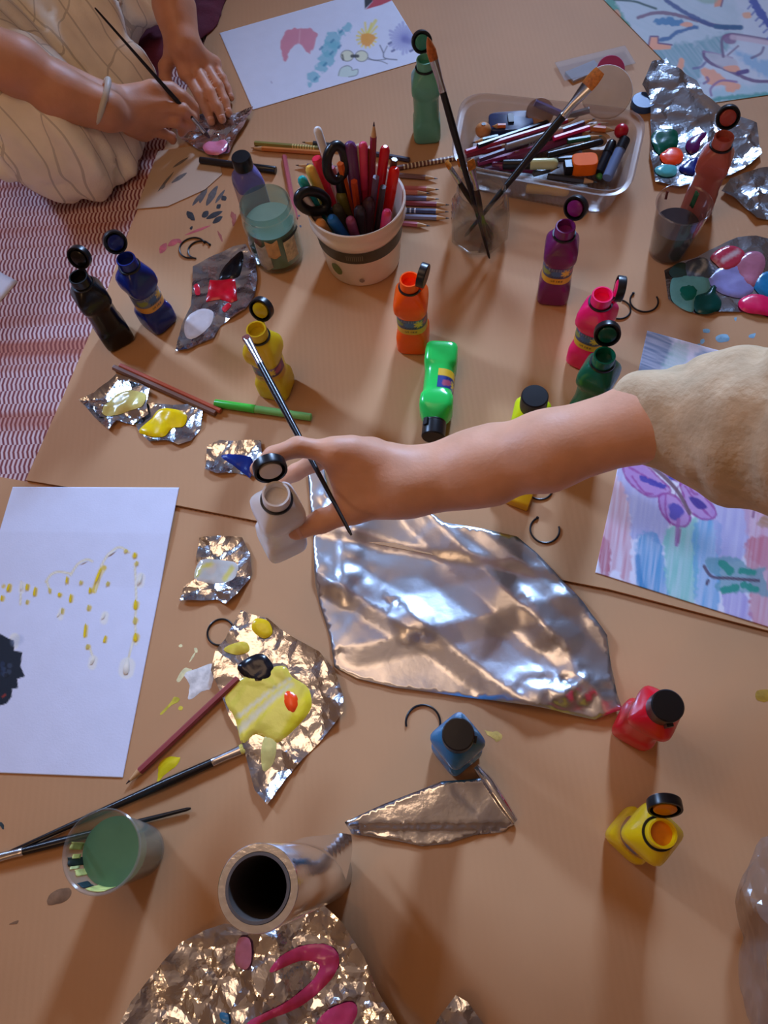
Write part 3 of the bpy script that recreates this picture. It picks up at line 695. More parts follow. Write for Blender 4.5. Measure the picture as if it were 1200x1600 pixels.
def paint_wings(b):
    Z = lambda *p: sc(920, 0, 4.286, p)
    b.fill(Z((100, -60), (900, -60), (1000, 300), (700, 300), (400, 450)), (168, 190, 196), 0.6, 12, 4, (0.5, 0.4, 0.4))
    b.fill(Z((420, 340), (700, 290), (960, 220), (880, 380), (760, 420), (700, 620), (430, 470)), (92, 146, 156), 0.85, 8, 5, (0.9, 0.4, 0.5))
    b.fill(Z((960, 330), (1150, 400), (1320, 380), (1320, 520), (1150, 500)), (120, 170, 206), 0.7, 8, 4)
    b.fill(Z((820, 610), (1000, 580), (1250, 560), (1260, 650), (900, 690)), (160, 196, 206), 0.7, 8, 3)
    b.stroke(Z((110, -30), (150, 30), (220, 130), (300, 290), (415, 490)), 12, (52, 142, 116), 0.85, 4, 5)
    b.stroke(Z((740, 705), (850, 670), (960, 655), (1240, 632)), 7, (60, 146, 136), 0.85, 4, 3)
    b.stroke(Z((170, 0), (300, 10), (380, 36), (450, 60)), 3.5, (44, 74, 66), 0.9, 2)
    for p in ((185, 85), (330, 350), (300, 300)): b.stroke(Z(p, (p[0]+10, p[1]+20)), 9, (226, 150, 110), 0.8, 3)
    pur, blu, sal = (104, 66, 112), (44, 92, 146), (236, 160, 122)
    b.stroke(Z((330, 120), (430, 90), (540, 92), (660, 120), (800, 160), (930, 190)), 5.5, (122, 84, 108), 0.9, 2, 1)
    b.stroke(Z((515, 0), (600, 60), (720, 125), (860, 180), (1010, 186)), 7, (52, 70, 128), 0.9, 2.5, 1.5)
    b.stroke(Z((850, 180), (940, 182), (1020, 186)), 7, (40, 84, 124), 0.9, 2.5)
    b.fill(Z((440, 130), (530, 120), (630, 140), (620, 168), (520, 172), (450, 160)), (52, 118, 166), 0.9, 2.5, 2); b.fill(Z((610, 170), (650, 148), (695, 160), (680, 186)), (232, 158, 122), 0.9, 2)
    b.stroke(Z((480, 268), (540, 255), (590, 220), (690, 188), (720, 186)), 6, blu, 0.9, 2.5, 2)
    b.fill(Z((410, 250), (462, 248), (464, 292), (552, 300), (548, 330), (470, 336), (392, 332)), sal, 0.95, 1.5, curve=False); b.stroke(Z((392, 340), (412, 245), (464, 246), (464, 290), (556, 302)), 2.6, pur, 0.9, 1.5, curve=False)
    b.stroke(Z((620, 412), (605, 470), (575, 545)), 10, sal, 0.95, 2, 2); b.fill(Z((650, 560), (710, 550), (715, 610), (680, 600)), (222, 150, 116), 0.9, 2)
    b.stroke(Z((770, 350), (775, 385), (820, 425), (930, 470), (1040, 520), (1120, 545), (1260, 545)), 5.5, pur, 0.9, 2, 1); b.stroke(Z((770, 350), (820, 355), (960, 390)), 3, (150, 120, 160), 0.8)
    b.fill(Z((780, 360), (900, 370), (990, 410), (980, 480), (860, 440)), (188, 182, 190), 0.8, 3); b.fill(Z((900, 450), (990, 440), (1010, 480), (940, 480)), sal, 0.9, 2); b.stroke(Z((1000, 490), (1060, 478)), 7, (80, 50, 120), 0.95, 2)
    b.fill(Z((750, 470), (830, 465), (900, 520), (1000, 560), (1000, 600), (930, 620), (900, 570), (820, 580)), sal, 0.9, 2.5, 2); b.stroke(Z((820, 640), (815, 600), (850, 560), (900, 540), (990, 550)), 3.5, (140, 104, 150), 0.9, 1.8); b.stroke(Z((780, 420), (750, 450), (700, 460)), 4, (110, 104, 150), 0.8)
    b.stroke(Z((770, 560), (800, 540), (790, 520)), 4, (120, 90, 140), 0.8)
    b.stroke(Z((900, 380), (890, 300), (900, 250), (960, 232), (1080, 248), (1260, 280)), 4.5, (112, 84, 118), 0.9, 2); b.fill(Z((900, 240), (980, 230), (980, 290), (915, 290)), (134, 88, 128), 0.85, 2.5); b.stroke(Z((960, 250), (1100, 270), (1260, 300)), 8, (206, 180, 190), 0.8, 3)
    b.stroke(Z((930, 370), (1000, 310)), 3, (120, 90, 120), 0.8); b.stroke(Z((1090, 390), (1150, 360), (1170, 320)), 4, (110, 90, 126), 0.8)
    b.fill(Z((840, -20), (905, -20), (890, 40), (840, 50)), (226, 150, 116), 0.95, 1.5, curve=False); b.stroke(Z((900, -10), (885, 45)), 2.5, pur, 0.9); b.fill(Z((1030, 90), (1080, 85), (1085, 120), (1040, 122)), (232, 170, 130), 0.9, 2)
    b.stroke(Z((1080, -30), (1130, 60), (1180, 130), (1260, 230)), 12, (62, 74, 158), 0.95, 2.5, 4)
    for k in range(6): b.stroke(Z((1090+26*k, 30+42*k), (1065+26*k, 60+40*k)), 3, (90, 100, 170), 0.8)
    b.fill(Z((680, -40), (850, -40), (850, 20), (760, 20)), (140, 170, 150), 0.7, 4)
w4 = (1103, 163); w1 = ext(w4, (943, 0), 0.36, GU); w3 = ext(w4, (1200, 149), 0.25, GU); w2 = para(w4, w1, w3, GU)
P_WING = sheet_of_paper('wing_painting', 'teal and salmon painting with purple and blue wing outlines, in the far right corner', [w1, w2, w3, w4], GU+0.0003, paint_wings, base=(200, 206, 216), cat='painting')
e1 = (28, 440); e2 = ext(e1, (0, 425), 0.15, GR); e4 = ext(e1, (0, 472), 0.21, GR)
sheet_of_paper('blank_paper', 'blank white paper corner lying on the red rug', [e2, e1, e4, para(e1, e2, e4, GR)], GR+0.0003, lambda b: None, res=0.01, base=(226, 230, 246))
A = math.radians
# ------------------------------------------------------------------ paint bottles
BODY = [(0.0165, 0, 4), (0.0190, 0.0012, 5), (0.0201, 0.004, 5.5), (0.0204, 0.010, 6), (0.0203, 0.027, 6), (0.0196, 0.031, 5), (0.0190, 0.0335, 4), (0.0186, 0.037, 3.0),
        (0.0186, 0.044, 2.5), (0.0186, 0.066, 2.5), (0.0188, 0.070, 2.9), (0.0194, 0.0735, 3.8), (0.0203, 0.077, 5), (0.0205, 0.082, 6), (0.0203, 0.090, 6), (0.0194, 0.0945, 5), (0.0165, 0.101, 3.6),
        (0.0138, 0.1065, 2.5), (0.0122, 0.1085, 2), (0.0120, 0.1095, 2), (0.0120, 0.1205, 2), (0.0116, 0.1215, 2), (0.0100, 0.1215, 2), (0.0096, 0.1205, 2), (0.0096, 0.098, 2)]
def bottle_label(root, scheme, front):
    n, m = 60, 26; z0, z1 = 0.0415, 0.0685
    V, UV = [], []
    for i in range(n):
        t = i/(n-1); a = front+math.radians(-100+200*t)
        for j in range(m):
            s = j/(m-1); z = z0+(z1-z0)*s
            q = 2.5; w = 0.01900
            c, d = math.cos(a), math.sin(a); r = w/((abs(c)**q+abs(d)**q)**(1/q))
            V.append((r*c, r*d, z)); UV.append((t*100, s*40))
    Fc = [(i*m+j, (i+1)*m+j, (i+1)*m+j+1, i*m+j+1) for i in range(n-1) for j in range(m-1)]
    top, bot = scheme
    b = Brushwork(UV, top)
    b.fill([(-5, -5), (105, -5), (105, 15), (-5, 15)], bot, 1, 1, curve=False)
    b.stroke([(-5, 15.5), (105, 15.5)], 1.2, (60, 64, 84), 0.8)
    b.stroke([(22, 27), (30, 27)], 13, (140, 150, 72), 1, 1.5, 3); b.stroke([(45, 25), (54, 27)], 14, (70, 106, 160), 1, 1.5, 3)
    for k in range(7):
        a = k*2*math.pi/7; b.stroke([(66, 28), (66+8*math.cos(a), 28+8*math.sin(a))], 4, (230, 194, 66), 1, 1)
    b.stroke([(80, 28), (86, 30)], 11, (178, 84, 112), 1, 1.5, 3)
    for k in range(9): b.stroke([(34+4.5*k, 34), (34+4.5*k, 38)], 1.6, (150, 158, 180), 0.8, 0.8)
    for k in range(10): b.stroke([(40+4.6*k, 17.5), (42+4.6*k, 20)], 2.2, (38, 42, 60), 0.8, 1)
    for k in range(9):
        if k != 3: b.stroke([(40+2.7*k, 6), (40+2.7*k+(k % 2), 10)], 1.5, (70, 44, 30), 0.85, 0.7)
    mesh_obj('label_wrap', V, Fc, PRINT, root, True, cols=b.C)
BLUE_LABEL = ((72, 80, 122), (226, 172, 48))
def bottle(px, py, rgb, label, front, hinge=None, scheme=BLUE_LABEL, rough=0.25, trans=0.0, inner=None, M=None, phi=112, hide_label=False):
    """square school-paint bottle; px,py = middle of the mouth (open) or of the cap top (closed)"""
    zt = 0.1215 if hinge else 0.1290
    g0 = ground(px, py+60)
    P = at(px, py, g0+zt); b0 = to_px([(P.x, P.y, g0)])[0]
    g = ground(*b0)
    th = gdir(b0[0], b0[1], *front)
    root = thing('paint_bottle', label, 'paint bottle', (P.x, P.y, g), (0, 0, th), 'square bottles of poster paint')
    if M is not None:
        root.rotation_mode = 'QUATERNION'; root.location = M[0]; root.rotation_quaternion = M[1]
    m = plastic(rgb, rough) if not trans else mat('tinted_plastic_%d_%d_%d' % rgb, rgb, 0.2, trans=trans, var=0.05)
    MB().rsq(BODY, 48).build('bottle_body', m, root, sharp=50)
    MB().lathe([(0.0098, 0.113), (0.0001, 0.1132)], 24, False, True).build('paint_fill', wetpaint(inner or tuple(int(c*0.8) for c in rgb)), root)
    if scheme and not hide_label: bottle_label(root, scheme, 0.0)
    MB().lathe([(0.0121, 0.1075), (0.0140, 0.1075), (0.0142, 0.1085), (0.0140, 0.1098), (0.0121, 0.1098)], 36).build('neck_ring', BLACK, root)
    if hinge is None:
        mb = MB().lathe([(0.0123, 0.1102), (0.0143, 0.1102), (0.0145, 0.112), (0.0143, 0.1275), (0.0132, 0.1290), (0.0001, 0.1291)], 40, True, False)
        mb.build('cap', BLACK, root)
        a = math.radians(40); MB().box(0.0140, 0.0168, -0.003, 0.003, 0.1085, 0.118).xf(Matrix.Rotation(a, 4, 'Z')).build('hinge_tab', BLACK, root, False)
        return root
    a = (gdir(b0[0], b0[1], *hinge) if M is None else hinge)-(th if M is None else 0)
    h = Vector((math.cos(a), math.sin(a), 0)); z = Vector((0, 0, 1)); f = math.radians(phi)
    Pp = h*0.0150+z*0.1165; c = -h*math.cos(f)+z*math.sin(f); nI = -z*math.cos(f)-h*math.sin(f)
    ctr = Pp+c*0.0165; q = (-nI).to_track_quat('Z', 'X').to_matrix().to_4x4()
    cap = MB().lathe([(0.0122, -0.0045), (0.0140, -0.0045), (0.0143, -0.003), (0.0141, 0.0035), (0.0132, 0.0045), (0.0001, 0.0045)], 36, False, False)
    cap.lathe([(0.0122, -0.0045), (0.0120, 0.0025), (0.0001, 0.0025)], 36, False, False)
    o = cap.xf(Matrix.Translation(ctr) @ q).build('cap', BLACK, root)
    ln = MB().lathe([(0.0095, 0.002), (0.0095, -0.004), (0.0078, -0.005), (0.0001, -0.0048)], 28, True, False).xf(Matrix.Translation(ctr) @ q).build('cap_plug', plastic(inner or rgb, 0.2), o)
    MB().tube([h*0.0135+z*0.1090, h*0.0158+z*0.112, h*0.0160+z*0.1165, Pp+c*0.004], [0.0022, 0.0020, 0.0020, 0.0024], 8).build('hinge_strap', plastic(inner or rgb, 0.25) if sum(rgb) < 620 else BLACK, root)
    return root
bottle(122, 432, (20, 20, 22), 'open black paint bottle near the rug edge, leftmost of the bottles', (0.55, 0.85), (0.35, -1), None)
bottle(196, 404, (22, 40, 120), 'open navy blue paint bottle just right of the black one', (0.75, 0.55), (-0.6, -0.9), ((110, 116, 132), (226, 160, 66)))
bottle(400, 514, (224, 188, 32), 'open mustard yellow paint bottle behind the raised brush', (-0.35, 0.9), (0.45, -0.9), ((120, 60, 110), (214, 160, 50)), inner=(200, 175, 20))
bottle(640, 436, (255, 92, 10), 'open bright orange paint bottle standing upright behind the lying green bottle', (-0.12, 1), (1, 0.25), inner=(255, 60, 5), phi=96)
bottle(884, 353, (112, 32, 96), 'open purple paint bottle in front of the plastic pencil box', (-0.1, 1), (0.6, -0.8), inner=(120, 28, 100))
bottle(942, 460, (250, 28, 108), 'open hot pink paint bottle beside two black rings', (-0.5, 0.85), (1, 0.1), inner=(255, 20, 100), phi=94)
bottle(945, 555, (10, 92, 66), 'open dark green paint bottle partly behind the outstretched forearm', (-0.5, 0.85), (0.05, -1), None, inner=(4, 70, 52))
bottle(664, 92, (104, 172, 146), 'open pale sea green paint bottle far back beside the flower drawing', (0.05, 1), (-0.3, -1), None, inner=(60, 140, 120))
bottle(1132, 213, (186, 96, 84), 'open terracotta paint bottle on the right behind the cup of grey water', (-0.35, 0.95), (0.05, -1), None, inner=(170, 70, 62))
bottle(836, 618, (226, 240, 20), 'closed neon yellow paint bottle mostly hidden by the forearm', (-0.2, 1), None, None)
bottle(716, 1147, (50, 124, 172), 'closed sky blue paint bottle seen from above beside the folded foil strip', (0.62, 0.78), None, None)
bottle(1044, 1102, (222, 22, 44), 'closed red paint bottle at the corner of the big foil sheet', (-0.42, 0.9), None, None)
bottle(1036, 1302, (246, 214, 10), 'open sunny yellow paint bottle in the lower right, seen from above', (-0.62, 0.78), (-0.05, -1), ((150, 90, 60), (236, 190, 20)), inner=(232, 140, 10))
# the green bottle lying on its side
pb, pt = at(691, 546, GU+0.0205), at(676, 690, GU+0.0205)
ax = (pt-pb).normalized(); ax.z = 0; ax.normalize(); side = Vector((0, 0, 1)).cross(ax)
Mrot = Matrix((side.cross(ax) * 1.0, side, ax)).transposed()  # local x,y,z
Mrot = Matrix.Rotation(0, 3, 'Z') @ Mrot
xl = Vector((0, 0, 1)); yl = ax.cross(xl)
qg = Matrix((xl, yl, ax)).transposed().to_quaternion()
bl = bottle(676, 690, (44, 208, 92), 'bright green paint bottle lying on its side in front of the orange one', (0, 1), None, None, M=(Vector((pb.x, pb.y, GU+0.0206)), qg), rough=0.2)
bottle_label(bl, ((36, 60, 140), (234, 190, 40)), math.radians(-98) if yl.dot(at(700, 600)-at(660, 600)) < 0 else math.radians(98))
# the small lavender bottle with a black cap
Pq = at(376, 244, GU+0.098)
lv = thing('paint_bottle', 'small translucent lavender bottle with a black cap behind the jar of cloudy water', 'paint bottle', (Pq.x, Pq.y, GU), (0, 0, gdir(400, 300, 0.55, 0.85)))
MB().rsq([(0.017, 0, 4), (0.0195, 0.002, 5), (0.0198, 0.058, 5), (0.0185, 0.066, 4), (0.0135, 0.076, 2.4), (0.0115, 0.079, 2), (0.0115, 0.084, 2)], 44).build('bottle_body', mat('lavender_plastic', (126, 122, 196), 0.2, trans=0.25, var=0.1), lv, sharp=50)
MB().lathe([(0.0130, 0.080), (0.0136, 0.082), (0.0134, 0.096), (0.0122, 0.098), (0.0001, 0.0982)], 36, True, False).build('cap', BLACK, lv)
lw = MB(); lw.rsq([(0.0201, 0.006, 5), (0.0201, 0.054, 5)], 44, 5, False, False); lw.build('label_wrap', mat('pale_label', (196, 178, 190), 0.4), lv)

# ------------------------------------------------------------------ cut-off bottle seal rings
def seal_ring(px, py, r, gap_dir, gap, label, nub=True, n=44, z=None):
    z0 = ground(px, py) if z is None else z
    P = at(px, py, z0); a0 = gdir(px, py, *gap_dir)
    pts = [(r*math.cos(a0+math.radians(gap/2+(360-gap)*i/(n-1))), r*math.sin(a0+math.radians(gap/2+(360-gap)*i/(n-1))), 0.0013+0.002*i/(n-1)*0) for i in range(n)]
    root = thing('seal_ring', label, 'bottle ring', (P.x, P.y, z0), group='black seal rings cut from the bottles')
    MB().tube(pts, 0.0011, 8, closed=(gap == 0)).build('ring_band', BLACK, root)
    if nub: MB().sphere((pts[0][0], pts[0][1], 0.0015), 0.0019, 6).build('ring_tab', BLACK, root)
    return root
seal_ring(301, 388, 0.0190, (0.8, 0.3), 110, 'black ring left of the pair between the foil with red paint and the pink streaks')
seal_ring(312, 391, 0.0165, (0.9, 0.5), 130, 'smaller black ring nested inside another behind the foil with red paint')
seal_ring(966, 484, 0.0155, (-0.9, -0.5), 150, 'black half ring touching the base of the hot pink bottle', False)
seal_ring(1006, 471, 0.0178, (0.15, -1), 115, 'open black ring between the hot pink bottle and the wet paint palette')
seal_ring(843, 763, 0.0150, (-0.4, -1), 110, 'black ring touching the yellow and green marker under the forearm', False)
seal_ring(851, 828, 0.0165, (0.45, -1), 105, 'black C-shaped ring in front of the yellow marker, above the big foil')
seal_ring(345, 988, 0.0150, (0.2, -1), 0, 'closed black ring beside the crumpled edge of the yellow paint foil', False)
seal_ring(661, 1129, 0.0180, (-0.1, 1), 140, 'black open ring left of the sky blue bottle')

# ------------------------------------------------------------------ foil sheets and their paint
BIG = [(482, 738), (496, 730), (508, 738), (518, 785), (540, 806), (580, 808), (640, 797), (667, 803), (694, 823), (740, 832), (775, 838), (806, 845), (838, 870), (876, 910), (910, 946), (946, 996), (955, 1050), (962, 1085), (970, 1110),
       (928, 1126), (865, 1113), (775, 1097), (700, 1086), (617, 1075), (557, 1061), (523, 1043), (517, 1000), (500, 945), (494, 915), (492, 870), (490, 830)]
def big_extra(P):
    px = to_px(np.column_stack([P, np.full(len(P), GU)]))
    h = 0.010*np.exp(-((px[:, 0]-880)**2/60**2+(px[:, 1]-1085)**2/35**2))*(0.6+vnoise(px/14.0, 4))
    h += 0.006*np.exp(-((px[:, 0]-535)/40)**2)*np.clip((1000-px[:, 1])/100, 0, 1)*(0.5+vnoise(px/18.0, 8))
    # long folds running across
    for (a, b, w, A) in (((660, 800), (850, 985), 62, 0.0085), ((640, 960), (830, 1110), 60, 0.0075), ((470, 880), (640, 985), 45, 0.006), ((560, 1010), (900, 930), 60, 0.0045), ((835, 960), (950, 1110), 50, 0.005), ((700, 790), (960, 1000), 40, 0.004)):
        d = seg_dist(px, [a, b]); sd = np.sign((px[:, 0]-a[0])*(b[1]-a[1])-(px[:, 1]-a[1])*(b[0]-a[0]))
        h += A*np.maximum(0, 1-d/np.where(sd > 0, w, w*0.55))
    h += (GU-GL)*np.clip((np.interp(px[:, 0], SEAM[:, 0], SEAM[:, 1])+6-px[:, 1])/14, 0, 1)
    return h
f7 = foil('foil_sheet', 'largest foil sheet, bare and gently creased, in the middle under the reaching hand', BIG, [(0.1148, 0.0059), (0.0473, 0.0010)], 12, 0.0042, 0.001, mt=FOIL_DULL, smooth=True, extra=big_extra, z=GL)
f8 = foil('foil_scrap', 'crumpled foil scrap with faint pale yellow paint, between drip painting and white bottle', [(313, 842), (340, 838), (380, 842), (393, 870), (395, 900), (375, 930), (355, 946), (340, 938), (315, 940), (282, 940), (290, 918), (310, 905), (308, 870)],
          [(0.0297, 0.0042), (0.0121, 0.0011)], 3, 0.0025, 0.004)
paint(f8, [(312, 876), (345, 874), (372, 882), (362, 908), (330, 912), (305, 906)], BLOBMIX, cols=[(206, 204, 196), lambda b: (b.stroke([(318, 886), (330, 882)], 7, (226, 214, 96), 0.9, 3), b.stroke([(308, 900), (312, 892)], 8, (220, 206, 80), 0.9, 3), b.stroke([(352, 905), (362, 888)], 8, (226, 214, 110), 0.9, 3))], thick=0.0006)
f9 = foil('foil_palette', 'large foil palette with yellow, black and an orange paint spot, beside the pencil', [(378, 955), (395, 962), (420, 968), (440, 985), (455, 995), (500, 1020), (525, 1050), (538, 1090), (538, 1115), (500, 1160), (475, 1185), (450, 1215), (420, 1258), (400, 1235), (385, 1180), (378, 1150), (360, 1120), (345, 1080), (333, 1050), (340, 1020), (355, 1000)],
          [(0.0432, 0.0046), (0.0175, 0.0016)], 8, 0.0030, 0.004)
paint(f9, [(352, 1090), (380, 1058), (440, 1040), (458, 1058), (482, 1075), (487, 1105), (470, 1130), (440, 1158), (425, 1160), (400, 1148), (380, 1162), (368, 1125)], BLOBMIX, 'paint_pool', 0.0016, cols=[(226, 204, 84),
      lambda b: [b.stroke([(375, 1120+k*9), (420, 1085+k*6), (455, 1062+k*4)], 7, ((214, 208, 186), (232, 212, 64), (206, 198, 160))[k % 3], 0.8, 3) for k in range(5)] and b.fill([(440, 1150), (480, 1080), (490, 1105), (470, 1135)], (228, 206, 40), 0.9, 8)], label='pool of streaky yellow and cream paint')
paint(f9, [(372, 1045), (385, 1030), (410, 1022), (427, 1040), (424, 1060), (405, 1068), (388, 1062)], wetpaint((22, 22, 28)), thick=0.0026, off=0.0014, label='black paint')
paint(f9, [(443, 1085), (452, 1078), (466, 1088), (467, 1105), (458, 1116), (446, 1106)], wetpaint((255, 78, 24)), thick=0.0022, off=0.0022, label='neon orange paint spot')
paint(f9, [(395, 985), (400, 968), (420, 972), (426, 990), (412, 998)], wetpaint((234, 196, 30)), thick=0.001, off=0.0016, label='yellow paint on the crumpled edge')
paint(f9, [(352, 1018), (362, 1008), (385, 1004), (390, 1018), (372, 1024)], wetpaint((222, 196, 70)), thick=0.0008, off=0.0016)
paint(f9, [(415, 1150), (432, 1156), (428, 1190), (412, 1205), (408, 1178)], wetpaint((214, 200, 120)), thick=0.0006, off=0.0012)
f2 = foil('foil_palette', 'pointed foil palette with a red square and black paint, behind the mustard bottle', [(275, 550), (285, 510), (300, 480), (303, 420), (330, 405), (365, 390), (385, 385), (400, 410), (403, 440), (398, 465), (385, 485), (345, 510), (335, 530), (310, 540), (295, 548)],
          [(0.0405, 0.0033), (0.0149, 0.0009)], 21, 0.0030, 0.003)
paint(f2, [(328, 438), (368, 438), (371, 470), (362, 474), (345, 468), (322, 472)], wetpaint((206, 16, 40)), thick=0.0014, off=0.0014, curve=False, label='red paint square')
paint(f2, [(343, 437), (352, 415), (377, 394), (380, 410), (372, 434)], wetpaint((22, 20, 24)), thick=0.0014, off=0.0014, label='black paint')
paint(f2, [(288, 510), (298, 492), (320, 483), (334, 490), (328, 510), (308, 526), (292, 528)], wetpaint((206, 196, 196)), thick=0.0008, off=0.0012, label='greyish white paint')
paint(f2, [(347, 482), (356, 474), (362, 478), (352, 488)], wetpaint((206, 30, 50)), thick=0.0006, off=0.0014)
paint(f2, [(304, 448), (311, 446), (313, 460), (306, 461)], wetpaint((206, 40, 60)), thick=0.0006, off=0.0016)
f3 = foil('foil_scrap', 'crumpled foil scrap smeared with pale yellow paint, below the black bottle', [(127, 630), (150, 618), (165, 605), (185, 588), (215, 600), (237, 612), (232, 635), (235, 650), (210, 665), (185, 660), (173, 675), (150, 655), (138, 640)], [(0.0297, 0.0050), (0.0121, 0.0012)], 5, 0.0025, 0.004)
paint(f3, [(160, 645), (180, 620), (205, 614), (230, 620), (224, 640), (200, 644), (180, 652)], wetpaint((222, 208, 120)), thick=0.0007, off=0.0016, label='pale yellow paint')
f4 = foil('foil_scrap', 'foil scrap holding a bright yellow paint patch, left of the green felt pen', [(205, 650), (225, 635), (240, 632), (270, 635), (305, 633), (318, 645), (315, 670), (300, 690), (280, 697), (262, 690), (235, 692), (218, 675)], [(0.0324, 0.0033), (0.0135, 0.0010)], 15, 0.0025, 0.003)
paint(f4, [(218, 672), (235, 655), (250, 640), (280, 642), (292, 650), (286, 666), (268, 670), (255, 684), (225, 680)], wetpaint((240, 202, 10)), thick=0.0016, off=0.0016, label='bright yellow paint')
f5 = foil('foil_scrap', 'small foil scrap with dark blue paint, left of the reaching fingers', [(325, 700), (345, 690), (370, 692), (408, 690), (412, 720), (400, 747), (370, 740), (340, 742), (322, 735)], [(0.0270, 0.0033), (0.0121, 0.0009)], 25, 0.0025, 0.004)
paint(f5, [(345, 712), (372, 710), (394, 718), (392, 746), (384, 742), (366, 728)], wetpaint((24, 48, 130)), thick=0.0012, off=0.0016, label='dark blue paint')
f1 = foil('foil_palette', 'shiny crumpled foil with pink paint under the painter\'s two hands', [(280, 190), (300, 185), (330, 185), (360, 180), (398, 175), (385, 200), (370, 220), (360, 245), (335, 250), (310, 238), (285, 222), (275, 205)], [(0.0324, 0.0042), (0.0135, 0.0012)], 33, 0.003, 0.005)
paint(f1, [(318, 232), (326, 224), (345, 221), (356, 226), (354, 240), (342, 248), (324, 245)], wetpaint((220, 130, 160)), thick=0.003, off=0.0026, label='pink paint')
f14 = foil('foil_palette', 'foil palette with green, orange, teal, purple and navy paint behind the grey water cup', [(1037, 108), (1013, 117), (999, 149), (1012, 165), (1014, 180), (1016, 215), (1014, 245), (1022, 289), (1060, 296), (1100, 288), (1140, 278), (1170, 262), (1188, 245), (1179, 200), (1150, 190), (1123, 177), (1095, 160), (1083, 142), (1060, 128), (1040, 120)],
           [(0.0540, 0.0050), (0.0216, 0.0020)], 41, 0.0040, 0.003, extra=lambda P: 0.012*np.clip((P[:, 1]-at(1080, 205).y)/0.08, 0, 1))
for pp, cc, ll in (([(1016, 222), (1024, 208), (1045, 205), (1058, 210), (1057, 230), (1040, 237), (1028, 245)], (2, 84, 62), 'dark green paint'), ([(1030, 247), (1045, 233), (1062, 235), (1067, 247), (1060, 258), (1040, 260)], (250, 74, 30), 'orange red paint'),
                   ([(1070, 230), (1080, 217), (1098, 210), (1102, 215), (1094, 225), (1090, 238), (1078, 242)], (92, 26, 90), 'purple paint'), ([(1022, 268), (1035, 260), (1055, 262), (1055, 275), (1040, 280), (1026, 277)], (84, 176, 180), 'turquoise paint'),
                   ([(1060, 265), (1075, 253), (1090, 250), (1088, 275), (1070, 275)], (14, 26, 110), 'navy paint')):
    paint(f14, pp, wetpaint(cc), thick=0.0022, off=0.0022, step=0.004, label=ll)
f15 = foil('foil_scrap', 'crumpled dull foil scrap at the right edge, right of the terracotta bottle', [(1125, 303), (1140, 282), (1165, 274), (1185, 267), (1240, 262), (1245, 350), (1180, 345), (1165, 330), (1150, 318)], [(0.0351, 0.0050), (0.0149, 0.0015)], 51, 0.003, 0.003)
f16 = foil('foil_palette', 'paint-covered foil palette on the right with green, pink, lilac and blue pools', [(1037, 425), (1060, 412), (1085, 405), (1110, 392), (1125, 386), (1150, 375), (1180, 372), (1225, 380), (1225, 508), (1190, 495), (1160, 489), (1125, 489), (1090, 493), (1060, 482), (1043, 470)], [(0.0540, 0.0025), (0.0189, 0.0008)], 61, 0.0035, 0.002)
for pp, cc, tk in (([(1118, 422), (1145, 412), (1165, 430), (1178, 452), (1160, 465), (1140, 463), (1120, 455), (1105, 437)], (138, 136, 190), 0.001), ([(1048, 440), (1060, 433), (1085, 431), (1107, 436), (1106, 458), (1088, 468), (1082, 488), (1062, 482), (1048, 468)], (110, 176, 172), 0.0014),
                   ([(1045, 425), (1060, 412), (1074, 414), (1074, 432), (1055, 436)], (52, 78, 76), 0.001), ([(1148, 415), (1165, 398), (1185, 397), (1195, 412), (1187, 435), (1175, 450), (1160, 440)], (182, 116, 140), 0.0016),
                   ([(1178, 444), (1190, 428), (1225, 424), (1225, 470), (1197, 466), (1182, 456)], (30, 120, 172), 0.0014), ([(1057, 455), (1070, 447), (1085, 449), (1091, 462), (1080, 473), (1065, 473)], (10, 112, 96), 0.0022),
                   ([(1086, 487), (1085, 465), (1103, 458), (1112, 448), (1120, 447), (1118, 458), (1127, 473), (1121, 487), (1102, 493)], (2, 70, 62), 0.0026), ([(1153, 475), (1161, 465), (1180, 460), (1208, 470), (1216, 496), (1190, 494), (1162, 488)], (224, 28, 88), 0.0026)):
    paint(f16, pp, wetpaint(cc), thick=tk, off=0.0010+tk*0.6)
paint(f16, [(1110, 402), (1125, 390), (1147, 388), (1162, 398), (1158, 414), (1135, 424), (1118, 412)], BLOBMIX, 'paint_pool', 0.002, off=0.002, cols=[(190, 60, 84), lambda b: (b.stroke([(1128, 410), (1150, 398)], 7, (206, 190, 196), 0.9, 3), b.stroke([(1115, 398), (1122, 418)], 3, (230, 170, 180), 0.7, 2))], label='swirled crimson and white paint')
paint(f16, [(1070, 412), (1100, 403), (1117, 420), (1112, 434), (1090, 436), (1072, 432)], BLOBMIX, 'paint_pool', 0.002, off=0.002, cols=[(84, 100, 122), lambda b: (b.stroke([(1088, 430), (1100, 418), (1098, 408)], 6, (196, 206, 216), 0.9, 3), b.stroke([(1108, 408), (1115, 426)], 3, (200, 206, 216), 0.9, 2), b.stroke([(1075, 428), (1085, 415)], 3, (190, 200, 206), 0.6, 2))], label='swirled slate and white paint')
f12 = foil('foil_tray', 'tall-rimmed crumpled foil with pink paint strokes at the bottom of the picture', [(190, 1660), (200, 1590), (215, 1560), (250, 1515), (290, 1470), (330, 1450), (360, 1440), (400, 1442), (440, 1420), (490, 1402), (510, 1412), (540, 1440), (570, 1490), (590, 1540), (620, 1590), (655, 1650), (610, 1740), (450, 1790), (270, 1750)],
           [(0.0540, 0.0100), (0.0230, 0.0046), (0.0108, 0.0010)], 71, 0.0028, 0.010)
